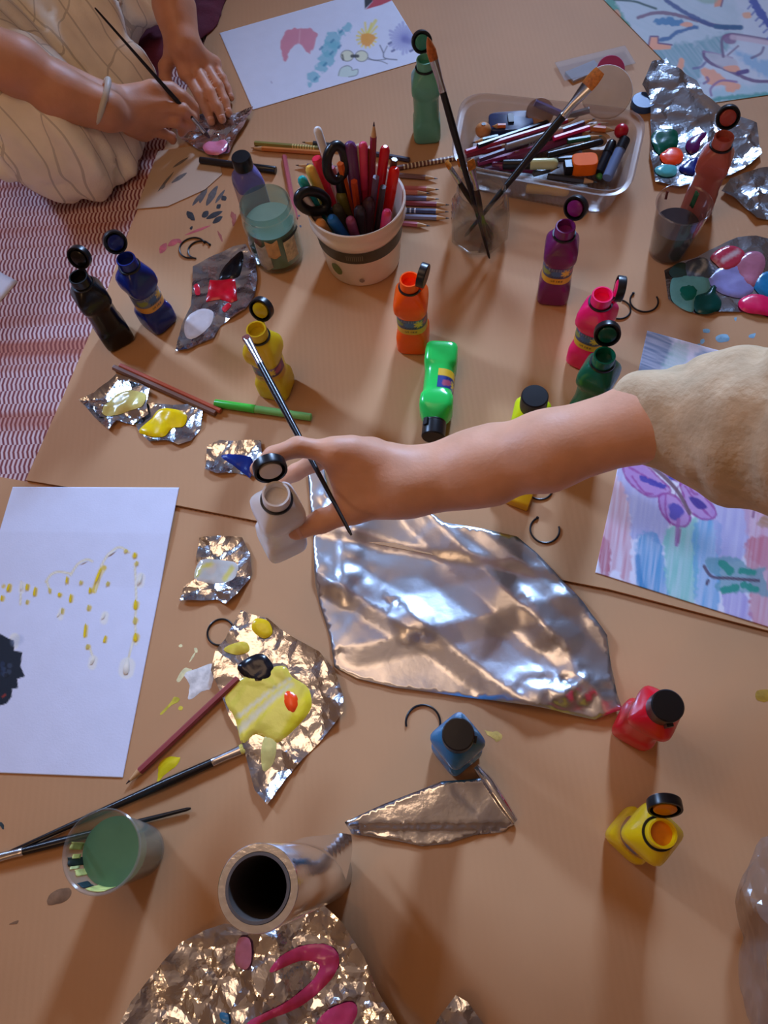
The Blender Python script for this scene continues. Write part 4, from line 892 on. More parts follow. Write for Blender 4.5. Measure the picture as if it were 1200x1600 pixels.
for k, pp in enumerate(([(428, 1515), (445, 1490), (480, 1475), (515, 1475), (532, 1492), (525, 1520), (500, 1548), (470, 1570), (420, 1590), (395, 1600), (398, 1588), (450, 1562), (490, 1530), (500, 1505), (470, 1500)], [(495, 1600), (515, 1575), (550, 1562), (560, 1580), (540, 1610), (500, 1630)])):
    paint(f12, pp, wetpaint((214, 70, 120)), thick=0.0006, off=0.0022, step=0.003, label='pink paint stroke')
paint(f12, [(372, 1500), (378, 1465), (396, 1466), (398, 1498), (388, 1512)], wetpaint((196, 120, 140)), thick=0.0008, off=0.0026, label='faint pink smear')
paint(f12, [(352, 1590), (350, 1578), (362, 1580), (364, 1596)], wetpaint((60, 140, 190)), thick=0.0008, off=0.0026, label='blue paint dab')
f13 = foil('foil_scrap', 'peaked crumpled foil bit right of the big foil tray at the bottom edge', [(672, 1612), (690, 1580), (712, 1552), (730, 1562), (750, 1590), (768, 1622), (740, 1680), (690, 1690)], [(0.0297, 0.0059), (0.0135, 0.0016)], 81, 0.0025, 0.006)
f10 = foil('foil_strip', 'torn foil strip with a rolled edge in front of the sky blue bottle', [(540, 1285), (600, 1257), (650, 1238), (690, 1222), (735, 1219), (757, 1216), (780, 1250), (803, 1287), (790, 1300), (740, 1305), (700, 1318), (660, 1322), (610, 1312), (550, 1303)],
           [(0.0675, 0.0042), (0.0243, 0.0008)], 92, 0.0035, 0.0015, smooth=True, extra=lambda P: 0.006*np.clip((P[:, 1]-at(660, 1296).y)/0.004, 0, 1))
re = [at(744, 1198, GL+0.006)-f10['root'].location, at(763, 1222, GL+0.0075)-f10['root'].location, at(784, 1254, GL+0.0075)-f10['root'].location, at(804, 1284, GL+0.006)-f10['root'].location]
MB().tube(re, [0.0035, 0.0058, 0.0056, 0.004], 14).build('rolled_edge', FOIL, f10['root'])

# ------------------------------------------------------------------ roll of foil standing on end
rb = at(403, 1387, GL+0.295)
roll = thing('foil_roll', 'roll of aluminium foil standing on its end, grey core opening facing up', 'foil roll', (rb.x, rb.y, GL))
MB().lathe([(0.0190, 0.0), (0.0255, 0.0), (0.0258, 0.001), (0.0258, 0.294), (0.0252, 0.295), (0.0208, 0.295), (0.0205, 0.294), (0.0205, 0.002)], 64, False, False).build('wound_foil', FOIL, roll)
MB().lathe([(0.0204, 0.001), (0.0204, 0.2965), (0.0185, 0.2965), (0.0185, 0.001)], 48, False, False).build('cardboard_core', mat('grey_core_card', (92, 82, 76), 0.8, var=0.1), roll)
fl = MB(); R = []
for i in range(13):
    s = i/12; row = []
    for j in range(9):
        t = j/8
        a = A(96)+(A(52)-A(96))*s*(1-t)+(A(-8)-A(96))*s*t
        z = 0.185+(0.022-0.185)*s*(1-t)+(0.060-0.185)*s*t
        r = 0.0266+0.016*s*(1-t)**1.5+0.0015*math.sin(9*s+4*t)*s
        row.append((r*math.cos(a), r*math.sin(a), z))
    R.append(row)
fo = fl.rings(R, False, False, False).build('loose_flap', FOIL, roll, False)
sd = fo.modifiers.new('thickness', 'SOLIDIFY'); sd.thickness = 0.00015

# ------------------------------------------------------------------ crumpled plastic bag at the right edge
Pb = at(1243, 1530, GL)
bag = thing('plastic_bag', 'crumpled see-through plastic bag at the lower right edge', 'bag', Pb)
bm = bmesh.new(); bmesh.ops.create_icosphere(bm, subdivisions=5, radius=1.0)
crb = Crumple(np.array([-2., -2.]), np.array([2., 2.]), [(0.5, 0.16), (0.2, 0.06)], 5)
co = np.array([v.co[:] for v in bm.verts]); dr = crb(np.column_stack([co[:, 0]+0.7*co[:, 2], co[:, 1]-0.5*co[:, 2]]))
for v, d in zip(bm.verts, dr):
    c = v.co*(1+d); v.co = Vector((c.x*0.062, c.y*0.115, max(0.0005, c.z*0.05+0.048)))
me = bpy.data.meshes.new('bag_film'); bm.to_mesh(me); bm.free()
me.materials.append(thin_clear('clear_plastic_film', (236, 228, 220), 0.12, 0.9, 0.16, (200, 186, 172)))
o = bpy.data.objects.new('bag_film', me); COL.objects.link(o); o.parent = bag
for (x, y, c) in ((-0.016, 0.012, (226, 170, 40)), (-0.018, -0.028, (196, 40, 60)), (-0.026, -0.062, (80, 92, 150)), (0.006, 0.05, (190, 150, 130))):
    MB().sphere((x, y, 0.04), 0.022, 10, (0.9, 1.2, 0.9)).build('coloured_scrap', plastic(c, 0.4), bag)
# ------------------------------------------------------------------ pencils, pens and brushes
def rod_root(name, label, cat, p0, p1, group=None):
    q, L = align(p0, p1)
    return thing(name, label, cat, p0, q, group), L
def hexr(r, z): return [(r*math.cos(math.pi/3*j), r*math.sin(math.pi/3*j), z) for j in range(6)]
def pencil(p0, p1, rgb, label, r=0.0037, tip=True, dots=None, lead=None, group=None, text=False, back=None):
    root, L = rod_root('pencil', label, 'pencil', p0, p1, group)
    c = 0.018 if tip else 0.0; c = min(c, L*0.4)
    MB().rings([hexr(r*0.96, 0), hexr(r, 0.001), hexr(r, L-c-0.0006), hexr(r*0.97, L-c)]).build('barrel', plastic(rgb, 0.35), root, False)
    if back: MB().rings([hexr(r*1.03, -0.0004), hexr(r*1.03, 0.012)]).build('end_band', plastic(back, 0.35), root, False)
    if tip:
        MB().lathe([(r*0.95, L-c), (r*0.32, L-c*0.28)], 14).build('wood_cone', WOOD, root)
        MB().lathe([(r*0.32, L-c*0.28), (0.0004, L)], 10).build('lead', plastic(lead or tuple(int(v*0.75) for v in rgb), 0.4), root)
    if dots:
        dm = MB(); n = int(dots[1])
        for k in range(n):
            z = L*(dots[2]+(dots[3]-dots[2])*k/n)
            dm.rings([hexr(r*1.04, z), hexr(r*1.04, z+0.0022)])
        dm.build('printed_dots', plastic(dots[0], 0.4), root, False)
    if text:
        tm = MB()
        for k in range(9):
            if k != 4: tm.rings([hexr(r*1.03, L*0.42+k*0.0042), hexr(r*1.03, L*0.42+k*0.0042+0.0022)])
        tm.build('printed_marks', plastic((214, 206, 210), 0.4), root, False)
    return root
def felt_pen(p0, p1, rgb, cap_rgb, label, r=0.0055, cap=0.35, rnd=True, name='felt_pen', cat='pen', clip=False, group=None):
    """p1 is the capped end"""
    root, L = rod_root(name, label, cat, p0, p1, group); k = L*(1-cap)
    MB().lathe([(r*0.5, 0), (r*0.9, 0.001), (r*0.92, 0.004), (r*0.92, k)], 20).build('barrel', plastic(rgb, 0.3), root)
    e = [(r, k), (r, L-r*0.9), (r*0.8, L-r*0.3), (r*0.4, L)] if rnd else [(r, k), (r, L-0.001), (r*0.9, L)]
    o = MB().lathe(e, 20).build('cap', plastic(cap_rgb, 0.25), root)
    if clip: MB().box(r*0.95, r*1.25, -0.0014, 0.0014, k+0.003, L-0.004).build('cap_clip', plastic(cap_rgb, 0.25), root, False)
    return root
def paintbrush(p0, p1, label, handle=(24, 20, 22), hair=(186, 112, 48), r=0.0034, flat=1.0, fl=0.030, bl=0.016, wet=None, hw=None, ferrule=None):
    """p0 handle end, p1 hair tip"""
    root, L = rod_root('paintbrush', label, 'paintbrush', p0, p1)
    h = L-fl-bl
    MB().lathe([(0.0009, 0), (r*0.45, 0.004), (r*0.62, h*0.3), (r*1.12, h*0.8), (r, h+0.004)], 16).build('handle', mat('lacquer_%d_%d_%d' % handle, handle, 0.28, var=0.2, vscale=25), root)
    hw = hw or r*1.2
    def ringat(z, a, b): return [(a*math.cos(2*math.pi*j/18), b*math.sin(2*math.pi*j/18), z) for j in range(18)]
    R = [ringat(h-0.001, r*1.05, r*1.05), ringat(h+0.001, r*1.12, r*1.12), ringat(h+0.004, r*1.04, r*1.04), ringat(h+fl*0.4, r*1.02, r*1.02), ringat(h+fl, hw, r*1.0/flat)]
    MB().rings(R).build('ferrule', ferrule or SILVER, root)
    B = [ringat(h+fl-0.001, hw*0.98, r*0.95/flat), ringat(h+fl+bl*0.4, hw*1.06, r/flat), ringat(h+fl+bl*0.8, hw*(0.95 if flat > 1.3 else 0.6), r*0.6/flat), ringat(L, hw*(0.8 if flat > 1.3 else 0.1), r*0.15)]
    MB().rings(B).build('bristles', mat('hair_%d_%d_%d' % (wet or hair), wet or hair, 0.45 if not wet else 0.15, var=0.3, vscale=300), root)
    return root
def lie(a, b, r, dz=0.0): return at(a[0], a[1], ground(*a)+r+dz), at(b[0], b[1], ground(*b)+r+dz)

pencil(*lie((497, 232), (398, 224), 0.0037), (138, 130, 62), 'olive pencil with a row of pale dots lying left of the pen tub', dots=((226, 206, 130), 9, 0.05, 0.42), tip=False)
pencil(*lie((520, 240), (392, 231), 0.0037), (206, 122, 52), 'orange wooden pencil lying in front of the olive dotted one')
pencil(*lie((462, 342), (444, 244), 0.0036), (186, 92, 100), 'pink striped pencil standing out alone beside the jar of cloudy water', tip=False)
felt_pen(*lie((312, 250), (431, 266), 0.0055), (40, 38, 44), (22, 22, 26), 'black marker pen lying behind the lavender bottle', 0.0055, 0.3, False)
felt_pen(*lie((487, 652), (336, 630), 0.0052), (122, 196, 112), (72, 190, 66), 'green felt pen lying in front of the mustard bottle', 0.0054, 0.42, False)
pencil(*lie((337, 646), (178, 574), 0.0040), (128, 92, 76), 'dull brown pencil lying along the rust red one, left of the green felt pen', r=0.0040, tip=False)
pencil(*lie((345, 642), (188, 571), 0.0040, 0.0005), (186, 88, 58), 'rust red pencil lying along the dull brown one, left of the green felt pen', r=0.0036, tip=False)
pencil(*lie((372, 1060), (197, 1225), 0.0042), (150, 66, 72), 'dark pink pencil pointing to the lower left beside the yellow paint foil', r=0.0042, lead=(60, 40, 40))
paintbrush(*lie((-30, 1352), (384, 1168), 0.0045), 'long black paintbrush with white-stained ferrule touching the yellow paint foil', hair=(196, 176, 90), r=0.0044, fl=0.030, bl=0.006, flat=1.6, hw=0.0052, wet=(206, 190, 96))
paintbrush(*lie((298, 1263), (-34, 1348), 0.0042), 'second black paintbrush running underneath the cup of green water', r=0.0042, flat=1.4)
# pencils beyond and to the right of the tub
RP = [((600, 272), (684, 279), (128, 88, 74), 'brown', 0.0), ((590, 293), (686, 296), (196, 104, 96), 'salmon red', 0.0), ((585, 300), (672, 302), (206, 116, 92), 'orange red', 0.0), ((590, 308), (686, 311), (110, 108, 142), 'slate blue', 0.0),
      ((585, 316), (702, 320), (146, 58, 62), 'dark red', 0.0), ((585, 327), (701, 331), (70, 74, 102), 'navy with white dots', 0.0), ((585, 337), (702, 341), (128, 124, 146), 'grey blue', 0.0), ((585, 345), (672, 353), (186, 92, 98), 'rose pink', 0.0)]
for i, (a, b, c, nm, dz) in enumerate(RP):
    pencil(*lie(a, b, 0.0036, dz), c, '%s pencil in the fan of pencils right of the tub' % nm, lead=(58, 48, 52), dots=((222, 222, 228), 3, 0.42, 0.6) if i == 5 else None, group='pencils fanned out right of the tub')
pencil(*lie((590, 268), (716, 246), 0.0036, 0.0), (112, 66, 56), 'brown pencil with pale dots reaching from the tub towards the glass of brushes', dots=((226, 206, 170), 14, 0.32, 0.96), tip=False)
pencil(*lie((640, 250), (560, 236), 0.0036), (64, 50, 66), 'dark plum pencil lying behind the pen tub', tip=False)
pencil(*lie((540, 230), (472, 222), 0.0036), (50, 44, 46), 'black pencil with a bare wood point behind the pen tub', lead=(60, 46, 46))
pencil(*lie((560, 266), (462, 258), 0.0036), (96, 74, 100), 'purple pencil poking out left of the pen tub', lead=(80, 60, 60))

# ------------------------------------------------------------------ white tub of pens
tb = at(555, 310, 0.115)
tub = thing('pen_tub', 'white plastic tub with a dark band, crammed with pens and scissors', 'tub', (tb.x, tb.y, GU))
H0 = 0.115-GU
def tub_r(z): return 0.051+0.011*z/H0
prof = [(0.047, 0), (0.0505, 0.0015), (0.0512, 0.004), (tub_r(0.074), 0.074), (0.0615, 0.078), (0.0632, 0.082), (0.0632, 0.088), (0.0622, 0.090), (0.0622, 0.094), (0.0640, 0.098), (0.0642, H0-0.001), (0.0630, H0), (0.0612, H0-0.001), (0.0585, 0.080), (0.0490, 0.004), (0.0001, 0.003)]
MB().lathe(prof, 72, True, False).build('tub_wall', mat('white_tub_plastic', (226, 210, 192), 0.35, var=0.03), tub, sharp=40)
bd = MB().rings([[((tub_r(z)+0.0004)*math.cos(2*math.pi*j/72), (tub_r(z)+0.0004)*math.sin(2*math.pi*j/72), z) for j in range(72)] for z in (0.050, 0.071)], False, False)
bd.build('dark_band', mat('dark_green_print', (58, 54, 40), 0.4, var=0.25, vscale=60), tub)
def tub_patch(a0, a1, z0, z1, m, name):
    R = []
    for z in np.linspace(z0, z1, 9):
        t = (z-z0)/(z1-z0)*2-1; w = math.sqrt(max(0.02, 1-t*t))
        am, ah = (a0+a1)/2, (a1-a0)/2*w
        R.append([((tub_r(z)+0.0004)*math.cos(a), (tub_r(z)+0.0004)*math.sin(a), z) for a in np.linspace(am-ah, am+ah, 9)])
    MB().rings(R, False, False, False).build(name, m, tub)
A = math.radians
tub_patch(A(224), A(242), 0.018, 0.040, mat('green_print', (96, 116, 66), 0.4, var=0.3, vscale=80), 'green_emblem')
tub_patch(A(266), A(274), 0.010, 0.018, mat('grey_print', (150, 136, 124), 0.4), 'grey_emblem')
tm = MB()
for k in range(9):
    a = A(254)+k*0.045
    tm.add([((tub_r(z)+0.0008)*math.cos(q), (tub_r(z)+0.0008)*math.sin(q), z) for q, z in ((a, 0.056), (a+0.02, 0.056), (a+0.02, 0.066), (a, 0.066))], [(0, 1, 2, 3)])
tm.build('band_print', mat('dull_gold_print', (112, 104, 84), 0.4), tub)
def in_tub(tip, z, lean=0.3, bot=None):
    P1 = at(*tip, z); d = (P1-Vector((tb.x, tb.y, z))); d.z = 0
    b = d*lean
    if b.length > 0.030: b = b.normalized()*0.030
    return Vector((tb.x+b.x, tb.y+b.y, GU+0.012)), P1
GP = 'pens and pencils crammed into the white tub'
T = lambda x, y: (460+x/4.615, 190+y/4.615)
felt_pen(*in_tub(T(160, 40), 0.190), (226, 222, 216), (232, 228, 222), 'white capped pen leaning left at the back of the tub', 0.0052, 0.3, group=GP)
felt_pen(*in_tub(T(398, 148), 0.180, 0.15), (84, 48, 92), (104, 56, 104), 'thick dark purple marker in the back of the tub', 0.0078, 0.5, group=GP)
felt_pen(*in_tub(T(462, 165), 0.172), (196, 176, 148), (190, 168, 140), 'beige pen in the tub between the purple and pink pens', 0.0060, 0.4, group=GP)
felt_pen(*in_tub(T(495, 148), 0.178), (206, 52, 88), (222, 64, 100), 'pink capped pen at the back of the tub', 0.0056, 0.4, group=GP)
pencil(*in_tub(T(574, 2), 0.205), (142, 36, 58), 'tall crimson pencil with a sharp point standing up in the tub', r=0.0040, lead=(60, 30, 36), group=GP)
pencil(*in_tub(T(552, 185), 0.168), (168, 82, 38), 'brown orange pencil beside the tall crimson one in the tub', r=0.0040, tip=False, group=GP)
felt_pen(*in_tub(T(656, 178), 0.172), (176, 20, 38), (206, 24, 44), 'red pen behind the brightest red one in the tub', 0.0062, 0.45, group=GP)
felt_pen(*in_tub(T(724, 330), 0.150, 0.5), (222, 26, 26), (232, 34, 30), 'bright scarlet pen against the right rim of the tub', 0.0068, 0.62, group=GP)
pencil(*in_tub(T(722, 272), 0.155, 0.4), (92, 52, 44), 'dark brown pencil behind the scarlet pen in the tub', r=0.0042, tip=False, group=GP)
pencil(*in_tub(T(330, 300), 0.160), (226, 102, 34), 'orange pencil crossing behind the scissor loops in the tub', r=0.0046, tip=False, group=GP)
pencil(*in_tub(T(270, 330), 0.155), (206, 120, 128), 'pale red pencil seen through the upper scissor loop', r=0.0040, tip=False, group=GP)
felt_pen(*in_tub(T(105, 320), 0.158, 0.5), (236, 172, 58), (242, 190, 84), 'chunky yellow orange pen leaning over the left rim of the tub', 0.0066, 0.5, group=GP)
felt_pen(*in_tub(T(45, 400), 0.156, 0.7), (44, 160, 160), (40, 168, 164), 'turquoise pen leaning far over the left rim of the tub', 0.0060, 0.5, group=GP)
felt_pen(*in_tub(T(36, 488), 0.148, 0.75), (222, 206, 196), (226, 212, 204), 'cream pen tip lowest over the left rim of the tub', 0.0058, 0.5, group=GP)
felt_pen(*in_tub(T(158, 262), 0.155, 0.5), (206, 38, 62), (222, 48, 72), 'red capped pen above the yellow orange one in the tub', 0.0062, 0.3, False, group=GP)
felt_pen(*in_tub(T(330, 510), 0.125), (92, 88, 34), (104, 100, 42), 'olive pen in the middle of the tub', 0.0070, 0.5, group=GP)
felt_pen(*in_tub(T(300, 605), 0.118), (58, 56, 50), (70, 68, 58), 'dark grey pen in front of the olive one in the tub', 0.0070, 0.5, group=GP)
felt_pen(*in_tub(T(262, 690), 0.124, 0.2), (24, 96, 168), (30, 110, 186), 'blue pen at the front rim of the tub', 0.0072, 0.6, group=GP)
felt_pen(*in_tub(T(176, 715), 0.118, 0.6), (214, 132, 66), (222, 150, 84), 'small amber pen end at the front left rim of the tub', 0.0068, 0.5, group=GP)
felt_pen(*in_tub(T(400, 700), 0.116, 0.2), (142, 62, 92), (150, 70, 100), 'dull magenta pen beside the blue one in the tub', 0.0064, 0.5, group=GP)
felt_pen(*in_tub(T(670, 640), 0.126, 0.7), (190, 40, 92), (216, 62, 108), 'pink ball-ended pen at the right front rim of the tub', 0.0060, 0.4, group=GP)
pencil(*in_tub(T(590, 400), 0.150, 0.2), (112, 88, 118), 'mauve pencil in the centre right of the tub', r=0.0044, tip=False, group=GP)
felt_pen(*in_tub(T(540, 560), 0.128, 0.2), (56, 34, 44), (66, 40, 50), 'dark maroon pen in the centre of the tub', 0.0080, 0.5, group=GP)
felt_pen(*in_tub(T(470, 620), 0.122, 0.1), (44, 36, 42), (50, 40, 46), 'blackish pen in front of the dark maroon one in the tub', 0.0080, 0.5, group=GP)
pencil(*in_tub(T(640, 470), 0.140, 0.4), (70, 60, 66), 'charcoal pencil left of the scarlet pen in the tub', r=0.0042, tip=False, group=GP)
pencil(*in_tub(T(430, 430), 0.145, 0.2), (196, 74, 34), 'second orange pencil right of the scissors in the tub', r=0.0046, tip=False, group=GP)
# scissors
s0 = Vector((tb.x+0.004, tb.y-0.004, GU+0.014)); sc1 = at(*T(300, 300), 0.160); sc2 = at(*T(132, 575), 0.128)
scs = thing('scissors', 'scissors with two black handle loops sticking out of the tub', 'scissors', s0)
def loop_pts(c, ax1, ax2, a, b, n=28): return [c+ax1*(a*math.cos(2*math.pi*k/n))+ax2*(b*math.sin(2*math.pi*k/n)) for k in range(n)]
mid = (sc1+sc2)/2-s0; axs = mid.normalized(); dif = (sc1-sc2); dif = (dif-axs*dif.dot(axs)).normalized()
for k, c in enumerate((sc1, sc2)):
    cl = c-s0; d = (cl-axs*0.055).normalized()
    e = dif
    o = MB().tube(loop_pts(cl, d, e, 0.0205, 0.0135), 0.0062, 12, closed=True)
    o.tube([axs*0.052, axs*0.060+(cl-axs*0.06)*0.25, cl-d*0.019], [0.0060, 0.0065, 0.0062], 10)
    o.build('handle_loop', BLACK, scs)
    bl = MB(); w = axs.cross(dif)
    sg = 1 if k == 0 else -1
    pts = [axs*0.060+dif*(0.005*sg), axs*0.060-dif*(0.003*sg), axs*0.004-dif*(0.0005*sg), axs*0.004+dif*(0.0008*sg)]
    bl.add([tuple(p+w*(0.0007*sg)+w*0.0005) for p in pts]+[tuple(p+w*(0.0007*sg)-w*0.0005) for p in pts], [(0, 1, 2, 3), (7, 6, 5, 4), (0, 4, 5, 1), (1, 5, 6, 2), (2, 6, 7, 3), (3, 7, 4, 0)])
    bl.build('blade', SILVER, scs, False)

# ------------------------------------------------------------------ jar of cloudy water
jb = at(413, 316, 0.105)
jar = thing('glass_jar', 'round glass jar of cloudy green water with torn labels, left of the tub', 'jar', (jb.x, jb.y, GU))
JP = [(0.0300, 0), (0.0345, 0.002), (0.0362, 0.007), (0.0362, 0.070), (0.0350, 0.078), (0.0335, 0.083), (0.0338, 0.086), (0.0345, 0.088), (0.0338, 0.090), (0.0336, 0.0945), (0.0326, 0.096), (0.0312, 0.0945), (0.0316, 0.085), (0.0332, 0.076), (0.0340, 0.070), (0.0340, 0.009), (0.0310, 0.006), (0.0001, 0.005)]
GREENGLASS = thin_clear('greenish_glass', (220, 234, 230), 0.04, 1.8, 0.014)
MB().lathe(JP, 64, True, False).build('jar_glass', GREENGLASS, jar)
MB().lathe([(0.0001, 0.0052), (0.0309, 0.0062), (0.0338, 0.0092), (0.0338, 0.064), (0.0001, 0.0642)], 48, False, False).build('cloudy_water', mat('cloudy_green_water', (158, 180, 164), 0.06, trans=0.2, ior=1.33, var=0.06), jar)
def jar_patch(a0, a1, z0, z1, m, name, r=0.0366, rnd=0.0):
    R = [[(r*math.cos(a), r*math.sin(a), z+rnd*math.cos((a-a0)/(a1-a0)*2*math.pi)) for a in np.linspace(a0, a1, 14)] for z in np.linspace(z0, z1, 6)]
    o = MB().rings(R, False, False, False).build(name, m, jar); s = o.modifiers.new('thickness', 'SOLIDIFY'); s.thickness = 0.0003
jar_patch(A(236), A(266), 0.012, 0.055, mat('grey_label', (176, 170, 160), 0.5, var=0.2, vscale=120), 'label_remnant', 0.0367, 0.003)
jar_patch(A(262), A(289), 0.034, 0.062, mat('tan_label', (206, 160, 112), 0.5, var=0.2, vscale=90), 'label_remnant', 0.0371, 0.002)
jar_patch(A(300), A(332), 0.020, 0.056, mat('cream_barcode_label', (206, 190, 160), 0.5, var=0.3, vscale=150), 'label_remnant', 0.0367, 0.0)
jar_patch(A(300), A(352), 0.056, 0.060, mat('dark_label', (40, 48, 46), 0.5), 'label_remnant', 0.0369, 0.0)

# ------------------------------------------------------------------ faceted jar of brushes
hb = at(752, 293, 0.095)
hx = thing('glass_jar', 'clear faceted glass jar holding paintbrushes, right of the pencil fan', 'jar', (hb.x, hb.y, GU))
def octo(r, z, q=8.0, n=64, rot=A(22)):
    out = []
    for j in range(n):
        a = 2*math.pi*j/n; m = (a-rot) % (math.pi/4)-math.pi/8
        oc = math.cos(math.pi/8)/math.cos(m)
        w = q/8.0; rr = r*(w*oc/math.cos(math.pi/8)*0.96+(1-w)); out.append((rr*math.cos(a), rr*math.sin(a), z))
    return out
HR = [octo(0.030, 0), octo(0.037, 0.003), octo(0.0400, 0.009), octo(0.0400, 0.052), octo(0.0385, 0.060, 6), octo(0.0345, 0.067, 3), octo(0.0320, 0.071, 0), octo(0.0318, 0.074, 0), octo(0.0328, 0.0755, 0), octo(0.0318, 0.077, 0), octo(0.0318, 0.084, 0), octo(0.0308, 0.0855, 0),
      octo(0.0292, 0.084, 0), octo(0.0292, 0.072, 0), octo(0.0330, 0.064, 3), octo(0.0365, 0.056, 6), octo(0.0375, 0.050), octo(0.0375, 0.011), octo(0.034, 0.007), octo(0.004, 0.006)]
MB().rings(HR).build('jar_glass', thin_clear('thin_clear_glass', (240, 239, 237), 0.03, 2.0, 0.016), hx, sharp=25)
def in_jar(tip, z, foot=(0, 0)):
    return Vector((hb.x+foot[0], hb.y+foot[1], GU+0.010)), at(*tip, z)
hj = lambda px, py: tuple((at(px, py, GU+0.012)-Vector((hb.x, hb.y, 0))).xy)
paintbrush(*in_jar((668, 58), 0.262, hj(765, 402)), 'tall black paintbrush with a round ginger tip rising from the faceted jar', hair=(176, 96, 44), r=0.0040, fl=0.034, bl=0.024, hw=0.0058)
paintbrush(*in_jar((938, 110), 0.185, (-0.020, -0.008)), 'big flat paintbrush with wide amber hair leaning right from the faceted jar', hair=(196, 116, 36), r=0.0052, flat=2.0, fl=0.040, bl=0.022, hw=0.0100)
paintbrush(*in_jar((697, 252), 0.120, (0.020, -0.012)), 'small flat brush with orange hair leaning left in the faceted jar', handle=(46, 36, 34), hair=(206, 132, 48), r=0.0034, flat=2.0, fl=0.022, bl=0.010, hw=0.0045)
paintbrush(*in_jar((717, 246), 0.126, (0.016, -0.016)), 'middle one of the three short brushes in the faceted jar', handle=(52, 42, 40), hair=(196, 120, 44), r=0.0034, flat=2.0, fl=0.024, bl=0.010, hw=0.0060)
paintbrush(*in_jar((735, 250), 0.126, (0.010, -0.020)), 'short brown-handled brush nearest the tall brush in the faceted jar', handle=(74, 58, 50), hair=(206, 128, 40), r=0.0036, flat=2.0, fl=0.026, bl=0.012, hw=0.0060)

# ------------------------------------------------------------------ cups
def cup(rim, zr, rr, rbm, label, waterz, wcol, film, extra=None):
    c = at(*rim, zr); g = ground(*rim)
    root = thing('plastic_cup', label, 'cup', (c.x, c.y, g)); h = zr-g
    rad = lambda z: rbm+(rr-rbm)*z/h
    P = [(0.0001, 0.0015), (rbm*0.9, 0.001), (rbm*0.96, 0), (rbm, 0.001)]+[(rad(h*t), h*t) for t in (0.25, 0.5, 0.75, 0.96)]+[(rr+0.0014, h*0.975), (rr+0.0018, h*0.99), (rr+0.0006, h), (rr-0.0008, h*0.985)]+[(rad(h*t)-0.0008, h*t) for t in (0.75, 0.5, 0.25)]+[(rbm-0.001, 0.0028), (0.0001, 0.0026)]
    MB().lathe(P, 56, False, False).build('cup_wall', film, root)
    wz = waterz-g
    MB().lathe([(0.0001, 0.0030), (rbm-0.0014, 0.0032), (rad(wz)-0.0011, wz), (0.0001, wz+0.0001)], 48, False, False).build('paint_water', mat('water_%d_%d_%d' % wcol, wcol, 0.05, trans=0.12, ior=1.33, var=0.08, vscale=30), root)
    return root, rad, h
FILM = thin_clear('clear_cup_plastic', (241, 239, 239), 0.06, 1.5, 0.025)
MILKY = thin_clear('milky_cup_plastic', (240, 240, 236), 0.15, 0.6, 0.10, (226, 224, 214))
cg, radg, hg = cup((1070, 318), 0.092, 0.0335, 0.024, 'clear plastic cup of dark grey paint water on the right', 0.058, (70, 62, 64), FILM)
def cup_mark(root, rad, a, z0, z1, w, m, inside_=True):
    R = [[((rad(z)-0.0011)*math.cos(a+q), (rad(z)-0.0011)*math.sin(a+q), z+0.001*math.sin(q*30)) for q in np.linspace(-w, w, 7)] for z in np.linspace(z0, z1, 5)]
    o = MB().rings(R, False, False, False).build('paint_streak', m, root); s = o.modifiers.new('thickness', 'SOLIDIFY'); s.thickness = 0.0005
cup_mark(cg, radg, A(48), 0.055, 0.078, 0.10, drypaint((40, 96, 64)))
cup_mark(cg, radg, A(120), 0.066, 0.078, 0.07, drypaint((120, 60, 56)))
cup_mark(cg, radg, A(5), 0.045, 0.060, 0.12, drypaint((120, 66, 60)))
cw, radw, hw_ = cup((158, 1330), 0.098, 0.0345, 0.026, 'milky plastic cup of green paint water, yellow paint on its rim, lower left', 0.068, (98, 136, 100), MILKY)
for a, z0, z1, w, c in ((A(172), 0.064, 0.086, 0.10, (196, 196, 110)), (A(196), 0.050, 0.088, 0.12, (34, 46, 40)), (A(215), 0.058, 0.080, 0.10, (206, 206, 120)), (A(240), 0.070, 0.088, 0.12, (30, 56, 62)), (A(265), 0.060, 0.088, 0.28, (206, 210, 120)), (A(205), 0.070, 0.086, 0.05, (222, 226, 150)), (A(188), 0.066, 0.080, 0.06, (210, 210, 120))):
    cup_mark(cw, radw, a, z0, z1, w, drypaint(c))

# ------------------------------------------------------------------ plastic box of pencils
ZB = 0.064
RC = [at(x, y, ZB) for x, y in ((722, 140), (1015, 172), (985, 307), (700, 255))]
bc = sum((Vector(p) for p in RC), Vector())/4
box = thing('pencil_box', 'translucent plastic food box full of coloured pencils behind the faceted jar', 'box', (bc.x, bc.y, GU))
def rrect(C, inset, rad, z, n=8):
    """rounded quadrilateral from corner points, inset towards the centre"""
    c = sum(C, Vector())/4; out = []
    Q = []
    for p in C:
        d = Vector((p.x-c.x, p.y-c.y)); Q.append(Vector((c.x, c.y))+d*(1-inset/d.length*1.3))
    for i in range(4):
        p, a, b = Q[i], Q[i-1], Q[(i+1) % 4]
        u = (a-p).normalized(); v = (b-p).normalized()
        s, e = p+u*rad, p+v*rad
        for k in range(n+1):
            t = k/n; w = s*(1-t)**2+p*2*t*(1-t)+e*t*t
            out.append((w.x-bc.x, w.y-bc.y, z-GU))
    return out[::-1]
Z1 = GU
ring = lambda ins, rad, z: rrect(RC, ins, rad, z)
